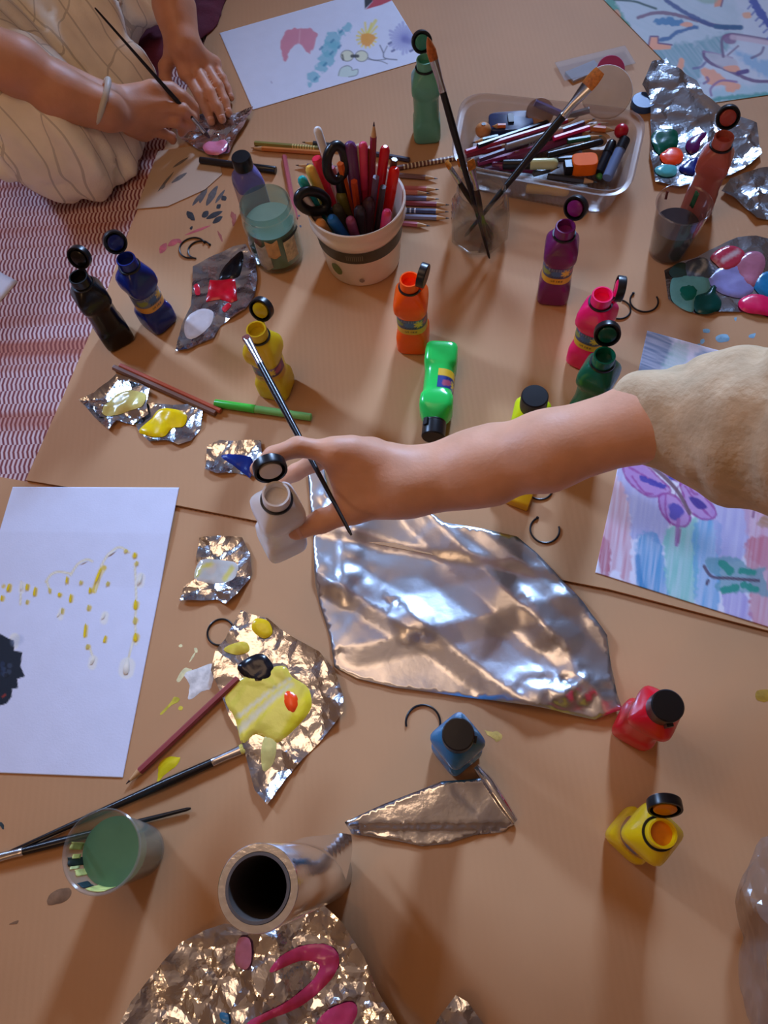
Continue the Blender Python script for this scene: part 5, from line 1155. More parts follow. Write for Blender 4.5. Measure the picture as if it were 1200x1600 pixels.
BR = [ring(0.026, 0.020, Z1), ring(0.020, 0.026, Z1+0.003), ring(0.017, 0.030, Z1+0.010), ring(0.010, 0.038, ZB-0.014), ring(0.008, 0.040, ZB-0.010), ring(0.002, 0.044, ZB-0.009), ring(0.000, 0.045, ZB-0.004), ring(0.000, 0.045, ZB-0.001), ring(0.002, 0.044, ZB), ring(0.005, 0.042, ZB-0.001),
      ring(0.0095, 0.039, ZB-0.010), ring(0.0185, 0.030, Z1+0.010), ring(0.022, 0.026, Z1+0.0045), ring(0.030, 0.02, Z1+0.0035)]
MB().rings(BR).build('box_shell', thin_clear('frosted_box_plastic', (240, 236, 234), 0.22, 0.8, 0.15, (214, 206, 202)), box)
GB = 'pencils and pens in the plastic box'
X = lambda x, y: (720+x/4.138, 140+y/4.138)
def inb(a, b, z0, z1): return at(*X(*a), z0), at(*X(*b), z1)
pencil(*inb((30, 405), (760, 180), 0.050, 0.042), (176, 44, 72), 'crimson pencil with bare wood point, long one across the box', lead=(150, 40, 60), group=GB)
pencil(*inb((110, 365), (560, 212), 0.054, 0.036), (34, 34, 40), 'black pencil behind the crimson one in the box', tip=False, group=GB)
pencil(*inb((115, 455), (870, 188), 0.046, 0.046), (84, 42, 74), 'dark plum pencil with white print in the box', lead=(40, 40, 46), text=True, group=GB)
pencil(*inb((300, 455), (850, 270), 0.040, 0.040), (128, 56, 100), 'thick purple pencil beneath the large flat brush in the box', r=0.0058, lead=(120, 50, 96), group=GB)
pencil(*inb((600, 318), (905, 222), 0.050, 0.048), (232, 36, 112), 'hot pink pencil in the middle of the box', lead=(230, 40, 110), group=GB)
pencil(*inb((840, 250), (1000, 265), 0.046, 0.044), (206, 112, 50), 'short orange pencil pointing at the red ball in the box', r=0.0046, group=GB)
pencil(*inb((690, 335), (915, 298), 0.046, 0.044), (44, 104, 72), 'green pencil with pale point in the box', lead=(40, 100, 70), group=GB)
pencil(*inb((290, 235), (200, 238), 0.040, 0.040), (222, 116, 62), 'orange pencil stub beside the wooden bead in the box', group=GB)
pencil(*inb((240, 305), (70, 345), 0.044, 0.046), (50, 92, 66), 'dark green pencil pointing left in the box', lead=(60, 50, 50), group=GB)
pencil(*inb((650, 160), (478, 84), 0.040, 0.056), (62, 52, 128), 'violet blue pencil end leaning on the back wall of the box', r=0.0050, tip=False, group=GB)
pencil(*inb((680, 175), (832, 132), 0.040, 0.048), (30, 52, 44), 'very dark green pencil at the back of the box', r=0.0046, tip=False, group=GB)
pencil(*inb((625, 450), (850, 438), 0.044, 0.044), (40, 40, 36), 'dark stub in front of the tape roll in the box', r=0.0040, tip=False, group=GB)
felt_pen(*inb((290, 372), (660, 258), 0.052, 0.050), (150, 140, 140), (196, 176, 156), 'grey pen with a beige end lying on the pencils in the box', 0.0050, 0.25, group=GB)
felt_pen(*inb((560, 425), (920, 335), 0.048, 0.048), (32, 32, 36), (36, 36, 40), 'black pen with white print in the box', 0.0048, 0.4, group=GB)
felt_pen(*inb((270, 485), (628, 478), 0.040, 0.042), (28, 28, 28), (206, 206, 150), 'black marker with a spotted cream cap at the front of the box', 0.0075, 0.5, group=GB)
felt_pen(*inb((945, 575), (1062, 320), 0.034, 0.046), (110, 130, 170), (30, 30, 34), 'silvery blue marker with a black cap at the right end of the box', 0.0078, 0.28, False, group=GB)
felt_pen(*inb((890, 540), (985, 330), 0.030, 0.042), (30, 30, 38), (26, 26, 30), 'black marker left of the silvery blue one in the box', 0.0070, 0.4, group=GB)
felt_pen(*inb((200, 490), (520, 520), 0.024, 0.026), (132, 42, 84), (140, 46, 90), 'magenta pen low at the front of the box', 0.0060, 0.4, group=GB)
felt_pen(*inb((420, 640), (700, 660), 0.020, 0.020), (226, 170, 60), (230, 176, 70), 'amber pen at the bottom of the box seen through its front wall', 0.0070, 0.4, group=GB)
felt_pen(*inb((885, 575), (910, 545), 0.026, 0.030), (70, 150, 70), (76, 160, 76), 'small green stub beside the orange sharpener in the box', 0.0050, 0.5, group=GB)
LOW = [((110, 480), (430, 398), (150, 44, 96), 'magenta pencil under the others at the left of the box'), ((36, 425), (340, 350), (146, 34, 52), 'dark red pencil low at the left of the box'), ((250, 345), (600, 245), (44, 52, 92), 'navy pencil under the crimson one in the box'),
       ((470, 545), (640, 500), (92, 96, 100), 'grey pencil at the bottom front of the box'), ((150, 520), (430, 470), (92, 40, 70), 'wine red pencil near the front wall of the box'), ((640, 300), (860, 215), (120, 40, 80), 'plum pencil under the hot pink one in the box'),
       ((520, 330), (800, 250), (60, 46, 66), 'dark violet pencil in the heap at the middle of the box'), ((560, 560), (880, 600), (56, 52, 50), 'charcoal pencil along the front wall of the box'), ((340, 420), (640, 330), (156, 60, 110), 'orchid pencil in the heap at the middle of the box'), ((700, 250), (960, 215), (176, 130, 90), 'natural wood pencil at the back right of the box')]
for k, (a, b, c, nm) in enumerate(LOW): pencil(*inb(a, b, 0.022+0.0022*(k % 4), 0.026+0.002*(k % 3)), c, nm, r=0.0042, group=GB)
def simple(name, label, cat, p, group=None): return thing(name, label, cat, p, group=group)
t = simple('ball', 'small red ball at the right end of the pencil box', 'ball', at(*X(1038, 268), 0.050)); MB().sphere((0, 0, 0), 0.0098, 14).build('ball_skin', plastic((186, 24, 46), 0.3), t)
t = simple('wooden_bead', 'round wooden bead at the left end of the pencil box', 'bead', at(*X(145, 262), 0.040)); MB().sphere((0, 0, 0), 0.0115, 14, (1, 1, 0.9)).build('bead_wood', mat('orange_wood', (206, 142, 88), 0.4, var=0.15), t); MB().lathe([(0.003, 0.0100), (0.003, 0.0106)], 12).build('bead_hole', LEAD, t)
t = simple('wooden_disc', 'brown wooden disc against the back wall of the pencil box', 'disc', at(*X(510, 155), 0.036)); MB().lathe([(0.019, 0), (0.020, 0.001), (0.020, 0.006), (0.019, 0.007), (0.0001, 0.007)], 36, True, False).xf(Matrix.Rotation(0.5, 4, 'X')).build('disc_wood', mat('brown_wood', (160, 116, 82), 0.5, var=0.2), t)
t = simple('blue_case', 'flat dark blue case at the left of the pencil box', 'case', at(*X(320, 245), 0.026)); MB().rsq([(0.021, 0, 6), (0.022, 0.001, 6), (0.022, 0.011, 6), (0.021, 0.012, 6)], 40).xf(Matrix.Diagonal((1.45, 0.9, 1, 1))).build('case_shell', mat('dark_blue_print', (46, 66, 120), 0.4, var=0.3, vscale=70), t); MB().box(-0.004, 0.004, -0.006, 0.012, 0.012, 0.0145).build('case_catch', BLACK, t, False)
t = simple('tape_roll', 'cream coloured tape roll under the black pen in the box', 'tape', at(*X(870, 400), 0.022)); MB().lathe([(0.013, 0), (0.019, 0), (0.019, 0.018), (0.013, 0.018), (0.013, 0)], 40, False, False).build('tape_winding', mat('cream_tape', (206, 178, 150), 0.5, var=0.1), t)
t = simple('pencil_sharpener', 'bright orange and black sharpener at the front of the pencil box', 'sharpener', at(*X(790, 520), 0.030)); MB().rsq([(0.0125, 0, 4), (0.0135, 0.001, 4), (0.0135, 0.018, 4), (0.0125, 0.019, 4)], 36).xf(Matrix.Diagonal((1.3, 0.95, 1, 1))).build('orange_shell', mat('matt_orange_plastic', (250, 108, 16), 0.6, var=0.05, spec=0.15), t); MB().box(-0.027, -0.0165, -0.010, 0.012, 0.001, 0.016).build('black_end', BLACK, t, False)

# things behind the box
t = thing('round_lid', 'white round lid leaning behind the plastic pencil box', 'lid', at(945, 168, GU+0.004)); MB().lathe([(0.0360, 0), (0.0375, 0.001), (0.0375, 0.006), (0.0365, 0.007), (0.0001, 0.0075)], 48, True, False).xf(Matrix.Rotation(0.55, 4, 'X')).xf(Matrix.Translation((0, 0.01, 0.016))).build('lid_disc', plastic((222, 214, 208), 0.4), t)
t = thing('pink_disc', 'round magenta disc peeping out above the white lid', 'disc', at(951, 126, GU)); MB().lathe([(0.020, 0), (0.021, 0.001), (0.021, 0.008), (0.020, 0.009), (0.0001, 0.009)], 36, True, False).xf(Matrix.Rotation(0.5, 4, 'X')).xf(Matrix.Translation((0, 0.005, 0.0105))).build('disc_body', plastic((186, 60, 110), 0.4), t)
t = thing('plastic_wrapper', 'clear plastic wrapper with a white card behind the pencil box', 'wrapper', at(915, 112, GU))
MB().box(-0.030, 0.022, -0.012, 0.012, 0.0, 0.004).xf(Matrix.Rotation(0.45, 4, 'Z')).build('white_card', mat('white_card', (176, 174, 178), 0.85, spec=0.1), t, False)
MB().box(-0.040, 0.075, -0.014, 0.030, 0.0042, 0.0052).xf(Matrix.Rotation(0.25, 4, 'Z')).build('film', thin_clear('wrapper_film', (240, 240, 242), 0.75, 0.1, 0.08), t, False)
t = thing('blue_disc', 'small blue disc between the pencil box and the far foil palette', 'disc', at(1004, 166, GU)); MB().lathe([(0.017, 0), (0.018, 0.001), (0.018, 0.010), (0.017, 0.011), (0.0001, 0.011)], 32, True, False).build('disc_body', plastic((44, 84, 140), 0.4), t)
# yellow and green marker under the arm
p0, p1 = at(772, 765, GU+0.008), at(828, 786, GU+0.008)
r_, L_ = rod_root('marker_pen', 'stubby yellow and green marker half hidden under the forearm', 'pen', p0, p1)
MB().rsq([(0.0085, L_*0.38, 5), (0.0088, L_*0.40, 5), (0.0088, L_-0.001, 5), (0.0082, L_, 5)], 32).build('yellow_cap', plastic((236, 186, 30), 0.3), r_)
MB().lathe([(0.004, 0), (0.0070, L_*0.2), (0.0078, L_*0.38)], 24).build('green_barrel', plastic((30, 150, 80), 0.3), r_)
p0, p1 = at(812, 768, GU+0.007), at(838, 744, GU+0.007)
r_, L_ = rod_root('stopper', 'small yellow stopper lying against the stubby marker under the forearm', 'stopper', p0, p1)
MB().lathe([(0.0060, 0), (0.0066, 0.001), (0.0066, L_-0.002), (0.0055, L_), (0.0001, L_)], 24, True, False).build('cap_shell', plastic((238, 190, 40), 0.3), r_)
# ------------------------------------------------------------------ people
def sparse_body(groups, res, disp=None, kg=0.008, B=8):
    """one continuous skin around all limbs, meshed only near the surface"""
    prims = [(g[0], g[1], g[2] if len(g) > 2 else kg) for g in groups]
    pts = np.array([np.asarray(q, float) for g in groups for pr in g[1] for q in pr[:2]]); rm = max(max(pr[2:4]) for g in groups for pr in g[1])
    lo = pts.min(0)-rm-6*res; hi = pts.max(0)+rm+6*res
    def field(P):
        D = None
        for k, pl, kk in prims:
            d = None
            for p, q, ra, rb in pl:
                e = cone_d(P, p, q, ra, rb); d = e if d is None else smin(d, e, k)
            D = d if D is None else smin(D, d, kk)
        if disp is not None: D = D+disp(P)
        return D
    nb = np.ceil((hi-lo)/(res*B)).astype(int)
    I = np.stack(np.meshgrid(*[np.arange(n) for n in nb], indexing='ij'), -1).reshape(-1, 3)
    D0 = np.concatenate([field(lo+(c+0.5)*B*res) for c in np.array_split(I, max(1, len(I)//100000))])
    I = I[np.abs(D0) < B*res*0.9+0.012]
    ar = np.arange(B+1); off = np.stack(np.meshgrid(ar, ar, ar, indexing='ij'), -1).reshape(-1, 3)
    G = (I[:, None, :]*B+off[None])                    # grid indices
    Dv = np.concatenate([field(lo+c.reshape(-1, 3)*res).reshape(len(c), -1) for c in np.array_split(G, max(1, len(G)//150))]).reshape(-1, B+1, B+1, B+1)
    N = nb*B+2
    key = lambda J: (J[..., 0]*N[1]+J[..., 1])*N[2]+J[..., 2]
    # cell vertices
    c = np.zeros(Dv.shape[:1]+(B, B, B, 3)); cnt = np.zeros(c.shape[:-1])
    sl = lambda o: (slice(None),)+tuple(slice(o[a], B+o[a]) for a in range(3))
    for p in [(i, j, k) for i in (0, 1) for j in (0, 1) for k in (0, 1)]:
        for ax in range(3):
            if p[ax]: continue
            q = list(p); q[ax] = 1; a, b = Dv[sl(p)], Dv[sl(q)]; m = (a < 0) != (b < 0); t = np.where(m, a/np.where(m, a-b, 1), 0)
            for x in range(3): c[..., x] += np.where(m, p[x]+(t if x == ax else 0), 0)
            cnt += m
    cells = I[:, None, None, None, :]*B+np.stack(np.meshgrid(np.arange(B), np.arange(B), np.arange(B), indexing='ij'), -1)[None]
    act = cnt > 0; K = key(cells[act]); V = lo+res*(cells[act]+c[act]/cnt[act][:, None])
    order = np.argsort(K); K = K[order]; V = V[order]
    Fc = []
    for ax in range(3):
        s0 = (slice(None),)+tuple(slice(0, B) for a in range(3)); s1 = (slice(None),)+tuple(slice(1, B+1) if a == ax else slice(0, B) for a in range(3))
        a, b = Dv[s0] < 0, Dv[s1] < 0; m = a != b; J = cells[m]; fl = a[m]
        u, w = [x for x in range(3) if x != ax]; Q = []
        ok = np.ones(len(J), bool)
        for du, dw in ((1, 1), (0, 1), (0, 0), (1, 0)):
            T2 = J.copy(); T2[:, u] -= du; T2[:, w] -= dw; kk = key(T2); i = np.clip(np.searchsorted(K, kk), 0, len(K)-1); ok &= K[i] == kk; Q.append(i)
        Q = np.stack(Q, 1)
        if ax == 1: fl = ~fl
        Q[~fl] = Q[~fl][:, ::-1]; Fc.append(Q[ok])
    return V, np.vstack(Fc)
def chain(pts, rad):
    return [(pts[i], pts[i+1], rad[i], rad[i+1]) for i in range(len(pts)-1)]
def body_obj(name, VF, m, root, iters=0):
    V, Fc = VF; l = root.location
    o = mesh_obj(name, V-np.array(tuple(l)), Fc, m, root, True)
    if iters:
        s = o.modifiers.new('soften', 'SMOOTH'); s.factor = 0.5; s.iterations = iters
    return o
def folds(sc, amp, seed, dirs=None):
    def f(P):
        q = P/sc; s = np.zeros(len(P))
        for k in range(3):
            a = (0.7+0.4*k); n = vnoise(np.stack([q[:, 0]*a+q[:, 2]*0.6+k*7, q[:, 1]*a-q[:, 2]*0.5+k*3], 1), seed+k)
            s += (np.abs(n-0.5)*2)**0.8*(0.7**k)
        return -amp*(s-0.9)
    return f
def nail(root, tip, prev, r, up=(0, 0, 1)):
    tip = Vector(tip); d = (tip-Vector(prev)).normalized(); u = Vector(up); u = (u-d*u.dot(d)).normalized(); s = d.cross(u)
    R = []
    for i in range(7):
        t = i/6; row = []
        for j in range(7):
            a = (j/6-0.5)*1.7*(1-0.12*abs(t-0.5)); row.append(tuple(tip-d*(r*0.95*(1-t)-r*0.15)+(u*math.cos(a)+s*math.sin(a))*r*(1.02 if 0 < t < 1 else 0.98)*(1-0.25*t*t)-Vector(root.location)))
        R.append(row)
    o = MB().rings(R, False, False, False).build('fingernail', NAIL, root); s_ = o.modifiers.new('thickness', 'SOLIDIFY'); s_.thickness = 0.0005; s_.offset = 0

# ---- the person on the right: a reaching right arm with the white bottle
DZ = 0.03
p2 = thing('person', 'person in a cream sleeve reaching in from the right with a white bottle and brush', 'person', (0.62, 0.08, GR))
A2 = lambda x, y, z: np.array(tuple(at(x, y, z)))
wr = A2(650, 753, 0.215)
arm = chain([A2(640, 757, 0.215), A2(740, 730, 0.225), A2(850, 706, 0.240), A2(1010, 657, 0.265), A2(1160, 664, 0.285), np.array((0.42, 0.24, 0.47))], [0.0205, 0.0262, 0.0325, 0.0315, 0.032, 0.047])
arm += [(A2(652, 733, 0.212), A2(770, 700, 0.225), 0.017, 0.021), (A2(648, 775, 0.210), A2(770, 752, 0.222), 0.016, 0.021)]
mcp = [A2(524, 708, 0.248), A2(552, 704, 0.243), A2(582, 706, 0.230), A2(607, 716, 0.214)]
palm = []
for i, (m_, q) in enumerate(zip(mcp, ((640, 735), (640, 742), (642, 752), (644, 760)))):
    palm.append((m_, A2(q[0]+4, q[1], 0.218), 0.0128, 0.0150))
palm += [(A2(600, 772, 0.214), A2(632, 760, 0.214), 0.0185, 0.0185), (A2(560, 735, 0.232), A2(620, 760, 0.222), 0.015, 0.017), (A2(575, 760, 0.222), A2(620, 772, 0.214), 0.0145, 0.016), (mcp[0], mcp[3], 0.0115, 0.0105), (A2(538, 722, 0.238), A2(558, 786, 0.216), 0.0115, 0.0120), (A2(524, 722, 0.238), A2(540, 788, 0.215), 0.0080, 0.0085)]
idx = [mcp[0], A2(466, 698, 0.258), A2(427, 712, 0.256), A2(401, 733, 0.250)]
mid_ = [mcp[1], A2(492, 722, 0.218), A2(462, 738, 0.204), A2(446, 748, 0.196)]
rng_ = [mcp[2], A2(566, 738, 0.186), A2(560, 748, 0.166), A2(580, 756, 0.160)]
lit = [mcp[3], A2(598, 744, 0.176), A2(592, 756, 0.160), A2(606, 764, 0.156)]
thb = [A2(608, 778, 0.212), A2(552, 797, 0.210), A2(503, 814, 0.206), A2(463, 831, 0.200)]
neckr = np.array((0.53, 0.07, 0.57))
sh2l = np.array((0.58, -0.10, 0.49))
groups2 = [(0.016, arm), (0.010, palm, 0.020), (0.004, chain(idx, [0.0098, 0.0088, 0.0080, 0.0066]), 0.007), (0.004, chain(mid_, [0.0098, 0.0086, 0.0078, 0.0068]), 0.004), (0.004, chain(rng_, [0.0095, 0.0088, 0.0080, 0.0070]), 0.004),
           (0.004, chain(lit, [0.0085, 0.0076, 0.0070, 0.0062]), 0.004), (0.006, chain(thb, [0.0150, 0.0116, 0.0102, 0.0080]), 0.012),
           (0.03, [(np.array((0.42, 0.24, 0.47)), np.array((0.53, 0.07, 0.52)), 0.047, 0.05), (np.array((0.53, 0.07, 0.52)), sh2l, 0.05, 0.047), (np.array((0.53, 0.07, 0.50)), np.array((0.49, 0.09, 0.64)), 0.05, 0.045)], 0.03),
           (0.02, [(np.array((0.47, 0.10, 0.70)), np.array((0.49, 0.09, 0.76)), 0.070, 0.082), (np.array((0.455, 0.105, 0.675)), np.array((0.47, 0.10, 0.70)), 0.045, 0.06)], 0.02),
           (0.006, [(np.array((0.405, 0.122, 0.715)), np.array((0.388, 0.126, 0.692)), 0.009, 0.012)], 0.008)]
body_obj('skin', sparse_body(groups2, 0.0026), SKIN_R, p2, 2)
nail(p2, idx[3], idx[2], 0.0068); nail(p2, thb[3], thb[2], 0.0082, (0.2, -0.6, 0.8))
SLEEVE = mat('cream_fleece', (206, 178, 140), 0.9, var=0.14, vscale=45, bump=0.6, bscale=170)
sl = [A2(1022, 655, 0.267), A2(1080, 656, 0.272), A2(1145, 672, 0.284), A2(1250, 655, 0.318), np.array((0.43, 0.24, 0.48))]
sl_hang = [(A2(1090, 680, 0.268), A2(1140, 740, 0.262), 0.036, 0.020), (A2(1140, 740, 0.262), A2(1230, 720, 0.29), 0.024, 0.050)]
body_obj('sleeve', sparse_body([(0.02, chain(sl, [0.0365, 0.043, 0.050, 0.056, 0.072])+sl_hang, 0.02)], 0.004, folds(0.05, 0.010, 4)), SLEEVE, p2, 2)
tor = [(np.array((0.45, 0.22, 0.46)), np.array((0.59, -0.09, 0.48)), 0.07, 0.07), (np.array((0.54, 0.07, 0.44)), np.array((0.68, 0.03, 0.14)), 0.12, 0.14), (np.array((0.50, 0.15, 0.40)), np.array((0.66, 0.10, 0.16)), 0.10, 0.12), (np.array((0.58, -0.02, 0.42)), np.array((0.70, -0.06, 0.16)), 0.10, 0.12), (np.array((0.60, -0.10, 0.48)), np.array((0.52, -0.20, 0.26)), 0.055, 0.045)]
body_obj('jumper', sparse_body([(0.05, tor, 0.05)], 0.009, lambda P: folds(0.12, 0.014, 9)(P)+np.maximum(0, GU+0.0015-P[:, 2])*3), SLEEVE, p2, 2)
lg = [(np.array((0.70, 0.12, 0.10)), np.array((0.62, 0.36, 0.085)), 0.095, 0.075), (np.array((0.62, 0.36, 0.08)), np.array((0.86, 0.34, 0.065)), 0.07, 0.055), (np.array((0.70, -0.06, 0.10)), np.array((0.62, -0.30, 0.085)), 0.095, 0.075), (np.array((0.62, -0.30, 0.08)), np.array((0.86, -0.26, 0.065)), 0.07, 0.055)]
body_obj('trousers', sparse_body([(0.04, lg, 0.04)], 0.009, lambda P: folds(0.1, 0.010, 12)(P)+np.maximum(0, GU+0.0015-P[:, 2])*3), mat('grey_trousers', (110, 104, 102), 0.85, var=0.15), p2, 2)
body_obj('hair', sparse_body([(0.03, [(np.array((0.51, 0.085, 0.755)), np.array((0.515, 0.085, 0.785)), 0.088, 0.080), (np.array((0.545, 0.07, 0.73)), np.array((0.575, 0.06, 0.62)), 0.055, 0.04)], 0.03)], 0.006, folds(0.03, 0.006, 3)), mat('brown_hair', (70, 48, 34), 0.5, var=0.3, vscale=200), p2, 1)

# ---- the white bottle held in the hand and the brush between its fingers
b0, b1 = at(441, 846, 0.140), at(431, 770, 0.262)
axw = (b1-b0).normalized(); xw = (at(470, 900, 0.14)-at(441, 846, 0.14)); xw = (xw-axw*xw.dot(axw)).normalized(); yw = axw.cross(xw)
qw = Matrix((xw, yw, axw)).transposed().to_quaternion()
bottle(431, 770, (238, 232, 226), 'white paint bottle held up in the reaching hand, black cap flipped open', (0, 1), A(168), None, inner=(230, 222, 214), M=(b0, qw), phi=105)
paintbrush(at(549, 836, 0.240), at(383, 524, 0.222), 'paintbrush with a silver ferrule held between the reaching fingers', r=0.0034, fl=0.034, bl=0.008, wet=(120, 70, 66), flat=1.5, hw=0.0042)

# ---- the person at the upper left, painting
p1_ = thing('person', 'person in cream checked trousers painting at the upper left, white bracelet on one wrist', 'person', (-0.74, 1.40, GR))
arR = chain([A2(166, 168, 0.120), A2(100, 145, 0.150), A2(30, 105, 0.185), np.array((-0.62, 0.962, 0.235)), np.array((-0.655, 0.985, 0.255)), np.array((-0.735, 1.16, 0.46))], [0.0240, 0.0285, 0.0350, 0.0365, 0.037, 0.046])
arR += [(A2(166, 150, 0.112), A2(80, 118, 0.150), 0.017, 0.024), (A2(164, 184, 0.108), A2(80, 158, 0.150), 0.016, 0.022)]
mR = [A2(250, 150, 0.078), A2(253, 168, 0.072), A2(244, 188, 0.060), A2(228, 203, 0.046)]
pR = [(m_, A2(178, y, 0.104), 0.0135, 0.0155) for m_, y in zip(mR, (154, 162, 172, 182))]+[(A2(195, 160, 0.088), A2(235, 178, 0.055), 0.016, 0.016), (mR[0], mR[3], 0.0120, 0.0105), (A2(200, 195, 0.062), A2(222, 205, 0.040), 0.016, 0.014)]
iR = [mR[0], A2(284, 152, 0.070), A2(302, 168, 0.050), A2(305, 184, 0.034)]
dR = [mR[1], A2(286, 172, 0.062), A2(300, 184, 0.044), A2(300, 197, 0.030)]
gR = [mR[2], A2(275, 190, 0.050), A2(288, 198, 0.034), A2(284, 207, 0.024)]
lR = [mR[3], A2(254, 208, 0.036), A2(268, 214, 0.026), A2(270, 220, 0.019)]
tR = [A2(200, 150, 0.096), A2(238, 138, 0.092), A2(268, 140, 0.078), A2(292, 158, 0.058)]
arL = chain([A2(284, 66, 0.082), A2(272, 20, 0.105), A2(262, -30, 0.135), np.array((-0.392, 1.255, 0.200)), np.array((-0.400, 1.300, 0.240)), np.array((-0.50, 1.43, 0.46))], [0.0190, 0.0215, 0.0250, 0.032, 0.034, 0.046])
arL += [(A2(272, 62, 0.078), A2(256, 10, 0.105), 0.014, 0.018), (A2(296, 64, 0.078), A2(288, 10, 0.102), 0.014, 0.018)]
mL = [A2(291, 114, 0.046), A2(307, 108, 0.048), A2(322, 104, 0.044), A2(334, 100, 0.038)]
pL = [(m_, A2(x, 74, 0.074), 0.0118, 0.0135) for m_, x in zip(mL, (277, 283, 289, 295))]+[(mL[0], mL[3], 0.0105, 0.0092), (A2(272, 82, 0.062), A2(285, 70, 0.074), 0.014, 0.015)]
iL = [mL[0], A2(311, 148, 0.040), A2(323, 172, 0.028), A2(330, 190, 0.019)]
dL = [mL[1], A2(328, 144, 0.042), A2(340, 168, 0.030), A2(347, 187, 0.019)]
gL = [mL[2], A2(341, 134, 0.038), A2(351, 158, 0.027), A2(357, 177, 0.018)]
lL = [mL[3], A2(347, 122, 0.031), A2(355, 138, 0.023), A2(361, 153, 0.017)]
tL = [A2(274, 82, 0.060), A2(258, 104, 0.046), A2(258, 122, 0.034), A2(268, 138, 0.026)]
shr, shl = np.array((-0.735, 1.16, 0.46)), np.array((-0.50, 1.43, 0.46)); ms = (shr+shl)/2+np.array((0, 0, 0.03))
hd = ms+np.array((0.045, -0.05, 0.17))
fw = np.array((0.66, -0.70, -0.28)); fw /= np.linalg.norm(fw)
FR = lambda p, s=1.0, kk=0.0035: (0.004, chain(p, [0.0092*s, 0.0084*s, 0.0077*s, 0.0066*s]), kk)
groups1 = [(0.016, arR), (0.010, pR, 0.018), FR(iR, 1.06, 0.006), FR(dR, 1.08), FR(gR, 1.04), FR(lR, 0.9), (0.006, chain(tR, [0.0135, 0.0112, 0.0098, 0.0080]), 0.010),
           (0.014, arL, 0.0), (0.009, pL, 0.016), FR(iL, 0.98, 0.005), FR(dL, 1.0, 0.0022), FR(gL, 0.96, 0.0022), FR(lL, 0.84, 0.0022), (0.006, chain(tL, [0.0125, 0.0100, 0.0088, 0.0070]), 0.010),
           (0.03, [(shr, ms, 0.046, 0.05), (ms, shl, 0.05, 0.046), (ms, hd-fw*0.02, 0.05, 0.045)], 0.03), (0.02, [(hd+np.array((0, 0, 0.05)), hd+fw*0.03+np.array((0, 0, -0.02)), 0.085, 0.060)], 0.02), (0.005, [(hd+fw*0.10, hd+fw*0.105+np.array((0, 0, -0.025)), 0.009, 0.011)], 0.008)]
groups1 = [(g[0], g[1], max(g[2], 1e-4) if len(g) > 2 else 0.008) for g in groups1]
body_obj('skin', sparse_body(groups1, 0.0026), SKIN_L, p1_, 2)
for f_, r_ in ((iL, 0.0066), (dL, 0.0068), (gL, 0.0064), (lL, 0.0056)): nail(p1_, f_[3], f_[2], r_, (0.25, 0.1, 0.9))
br = A2(158, 161, 0.122); ax_ = (A2(178, 172, 0.112)-A2(120, 150, 0.140)); ax_ /= np.linalg.norm(ax_)
ax_ = Vector(ax_); u_ = ax_.orthogonal().normalized(); v_ = ax_.cross(u_); bo = Vector(br)-Vector(p1_.location)
MB().tube([bo+u_*0.0318*math.cos(2*math.pi*k/40)+v_*0.0318*math.sin(2*math.pi*k/40)+ax_*0.003*math.cos(2*math.pi*k/40) for k in range(40)], 0.0042, 12, closed=True).build('bracelet', mat('white_bracelet', (206, 200, 190), 0.4, var=0.05), p1_)
def checked_cloth():
    m = mat('checked_cream_cloth', (246, 236, 218), 0.9, var=0.08, vscale=18, bump=0.25, bscale=260)
    nt = m.node_tree; N = nt.nodes; L = nt.links; b = N['Principled BSDF']
    src = b.inputs['Base Color'].links[0].from_socket
    tc = N.new('ShaderNodeTexCoord'); mp = N.new('ShaderNodeMapping'); mp.inputs['Rotation'].default_value = (0.15, 0.1, 0.62); L.new(tc.outputs['Object'], mp.inputs[0])
    nz = N.new('ShaderNodeTexNoise'); nz.inputs['Scale'].default_value = 9; L.new(tc.outputs['Object'], nz.inputs['Vector'])
    sp = N.new('ShaderNodeSeparateXYZ'); L.new(mp.outputs[0], sp.inputs[0])
    outs = []
    for ax, per in (('X', 0.045), ('Y', 0.030)):
        a = N.new('ShaderNodeMath'); a.operation = 'MULTIPLY_ADD'; L.new(nz.outputs['Fac'], a.inputs[0]); a.inputs[1].default_value = 0.022; L.new(sp.outputs[ax], a.inputs[2])
        d = N.new('ShaderNodeMath'); d.operation = 'PINGPONG'; L.new(a.outputs[0], d.inputs[0]); d.inputs[1].default_value = per/2
        g = N.new('ShaderNodeMath'); g.operation = 'LESS_THAN'; L.new(d.outputs[0], g.inputs[0]); g.inputs[1].default_value = 0.0011; outs.append(g.outputs[0])
    mx = N.new('ShaderNodeMath'); mx.operation = 'MAXIMUM'; L.new(outs[0], mx.inputs[0]); L.new(outs[1], mx.inputs[1])
    sc_ = N.new('ShaderNodeMath'); sc_.operation = 'MULTIPLY'; L.new(mx.outputs[0], sc_.inputs[0]); sc_.inputs[1].default_value = 0.36
    mix = N.new('ShaderNodeMix'); mix.data_type = 'RGBA'; L.new(sc_.outputs[0], mix.inputs[0]); L.new(src, mix.inputs[6]); mix.inputs[7].default_value = (*lin((96, 84, 74)), 1)
    L.new(mix.outputs[2], b.inputs['Base Color'])
    return m
CLOTH = checked_cloth()
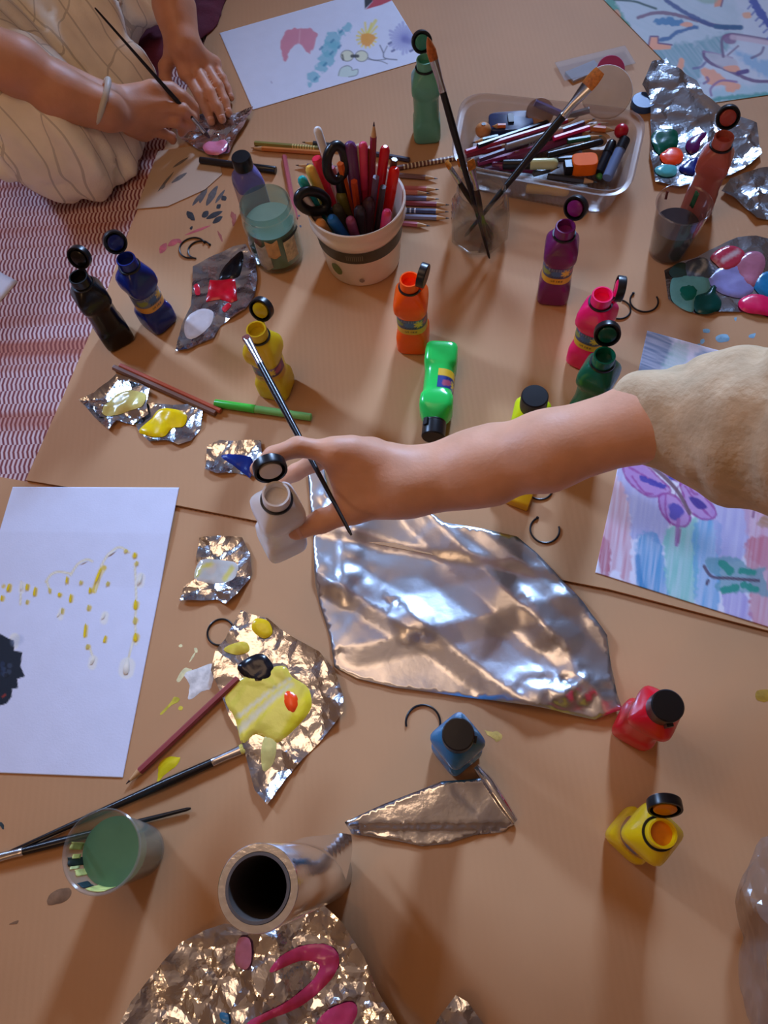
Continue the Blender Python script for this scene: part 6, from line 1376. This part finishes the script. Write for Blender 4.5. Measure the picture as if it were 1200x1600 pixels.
tr = [(np.array((-0.80, 1.32, 0.14)), A2(60, 200, 0.085), 0.12, 0.082), (A2(60, 200, 0.080), A2(112, 222, 0.068), 0.082, 0.066), (A2(112, 222, 0.060), A2(172, 228, 0.045), 0.058, 0.036), (A2(20, 150, 0.07), A2(150, 172, 0.045), 0.075, 0.045),
      (np.array((-0.72, 1.40, 0.14)), A2(120, 40, 0.09), 0.12, 0.085), (A2(120, 40, 0.085), A2(215, 14, 0.065), 0.080, 0.046), (A2(130, 95, 0.060), A2(205, 118, 0.045), 0.065, 0.040), (A2(205, 118, 0.045), A2(220, 128, 0.035), 0.040, 0.028), (A2(40, 60, 0.08), A2(130, 95, 0.06), 0.08, 0.065), (A2(150, 172, 0.045), A2(196, 205, 0.035), 0.045, 0.030), (np.array((-0.82, 1.48, 0.13)), np.array((-0.76, 1.42, 0.16)), 0.14, 0.14)]
body_obj('checked_trousers', sparse_body([(0.022, tr, 0.02)], 0.005, lambda P: folds(0.080, 0.030, 21)(P)+folds(0.034, 0.013, 5)(P)+np.maximum(0, GU+0.0015-P[:, 2])*3), CLOTH, p1_, 2)
ts = [(shr, shl, 0.072, 0.072), (ms-np.array((0.02, -0.02, 0.05)), np.array((-0.78, 1.44, 0.17)), 0.12, 0.14), (shr, shr+(np.array((-0.68, 1.04, 0.32))-shr)*0.75, 0.066, 0.058), (shl, shl+(np.array((-0.42, 1.33, 0.28))-shl)*0.6, 0.064, 0.056)]
body_obj('shirt', sparse_body([(0.04, ts, 0.04)], 0.009, folds(0.1, 0.012, 2)), mat('dark_maroon_shirt', (82, 34, 46), 0.85, var=0.15), p1_, 2)
body_obj('hair', sparse_body([(0.03, [(hd+np.array((-0.02, 0.02, 0.06)), hd+np.array((-0.03, 0.03, 0.09)), 0.090, 0.082), (hd+np.array((-0.06, 0.06, 0.04)), hd+np.array((-0.09, 0.09, -0.06)), 0.06, 0.04)], 0.03)], 0.006, folds(0.03, 0.006, 8)), mat('dark_hair', (52, 36, 28), 0.5, var=0.3, vscale=200), p1_, 1)
paintbrush(at(148, 12, 0.205), at(328, 216, 0.016), 'thin black paintbrush in the painting hand at the upper left', r=0.0030, fl=0.026, bl=0.012, hair=(70, 60, 60))
# maroon cloth between the knees and the drawing
cl = [(A2(246, 112, 0.010), A2(262, 60, 0.010), 0.020, 0.032), (A2(262, 60, 0.010), A2(318, -5, 0.010), 0.032, 0.036), (A2(288, 66, 0.010), A2(322, 22, 0.010), 0.026, 0.026), (A2(270, 0, 0.010), A2(290, -160, 0.010), 0.060, 0.075), (A2(236, 90, 0.010), A2(230, 40, 0.010), 0.025, 0.03), (A2(318, 30, 0.010), A2(345, -100, 0.010), 0.026, 0.05)]
mc = thing('maroon_cloth', 'dark maroon cloth spread between the flower drawing and the checked trousers', 'cloth', at(290, 20, GU))
def flat_disp(P): return np.maximum(0, GU+0.001-P[:, 2])*3+folds(0.04, 0.006, 6)(P)
VC, FC = sparse_body([(0.02, cl, 0.02)], 0.004, flat_disp)
VC[:, 2] = GU+0.0008+np.maximum(0, VC[:, 2]-GU)*0.30*(1+0.5*(vnoise(VC[:, :2]/0.02, 3)-0.5))
body_obj('cloth_folds', (VC, FC), mat('maroon_fabric', (104, 34, 54), 0.9, var=0.15, vscale=60, bump=0.3, bscale=300), mc, 2)
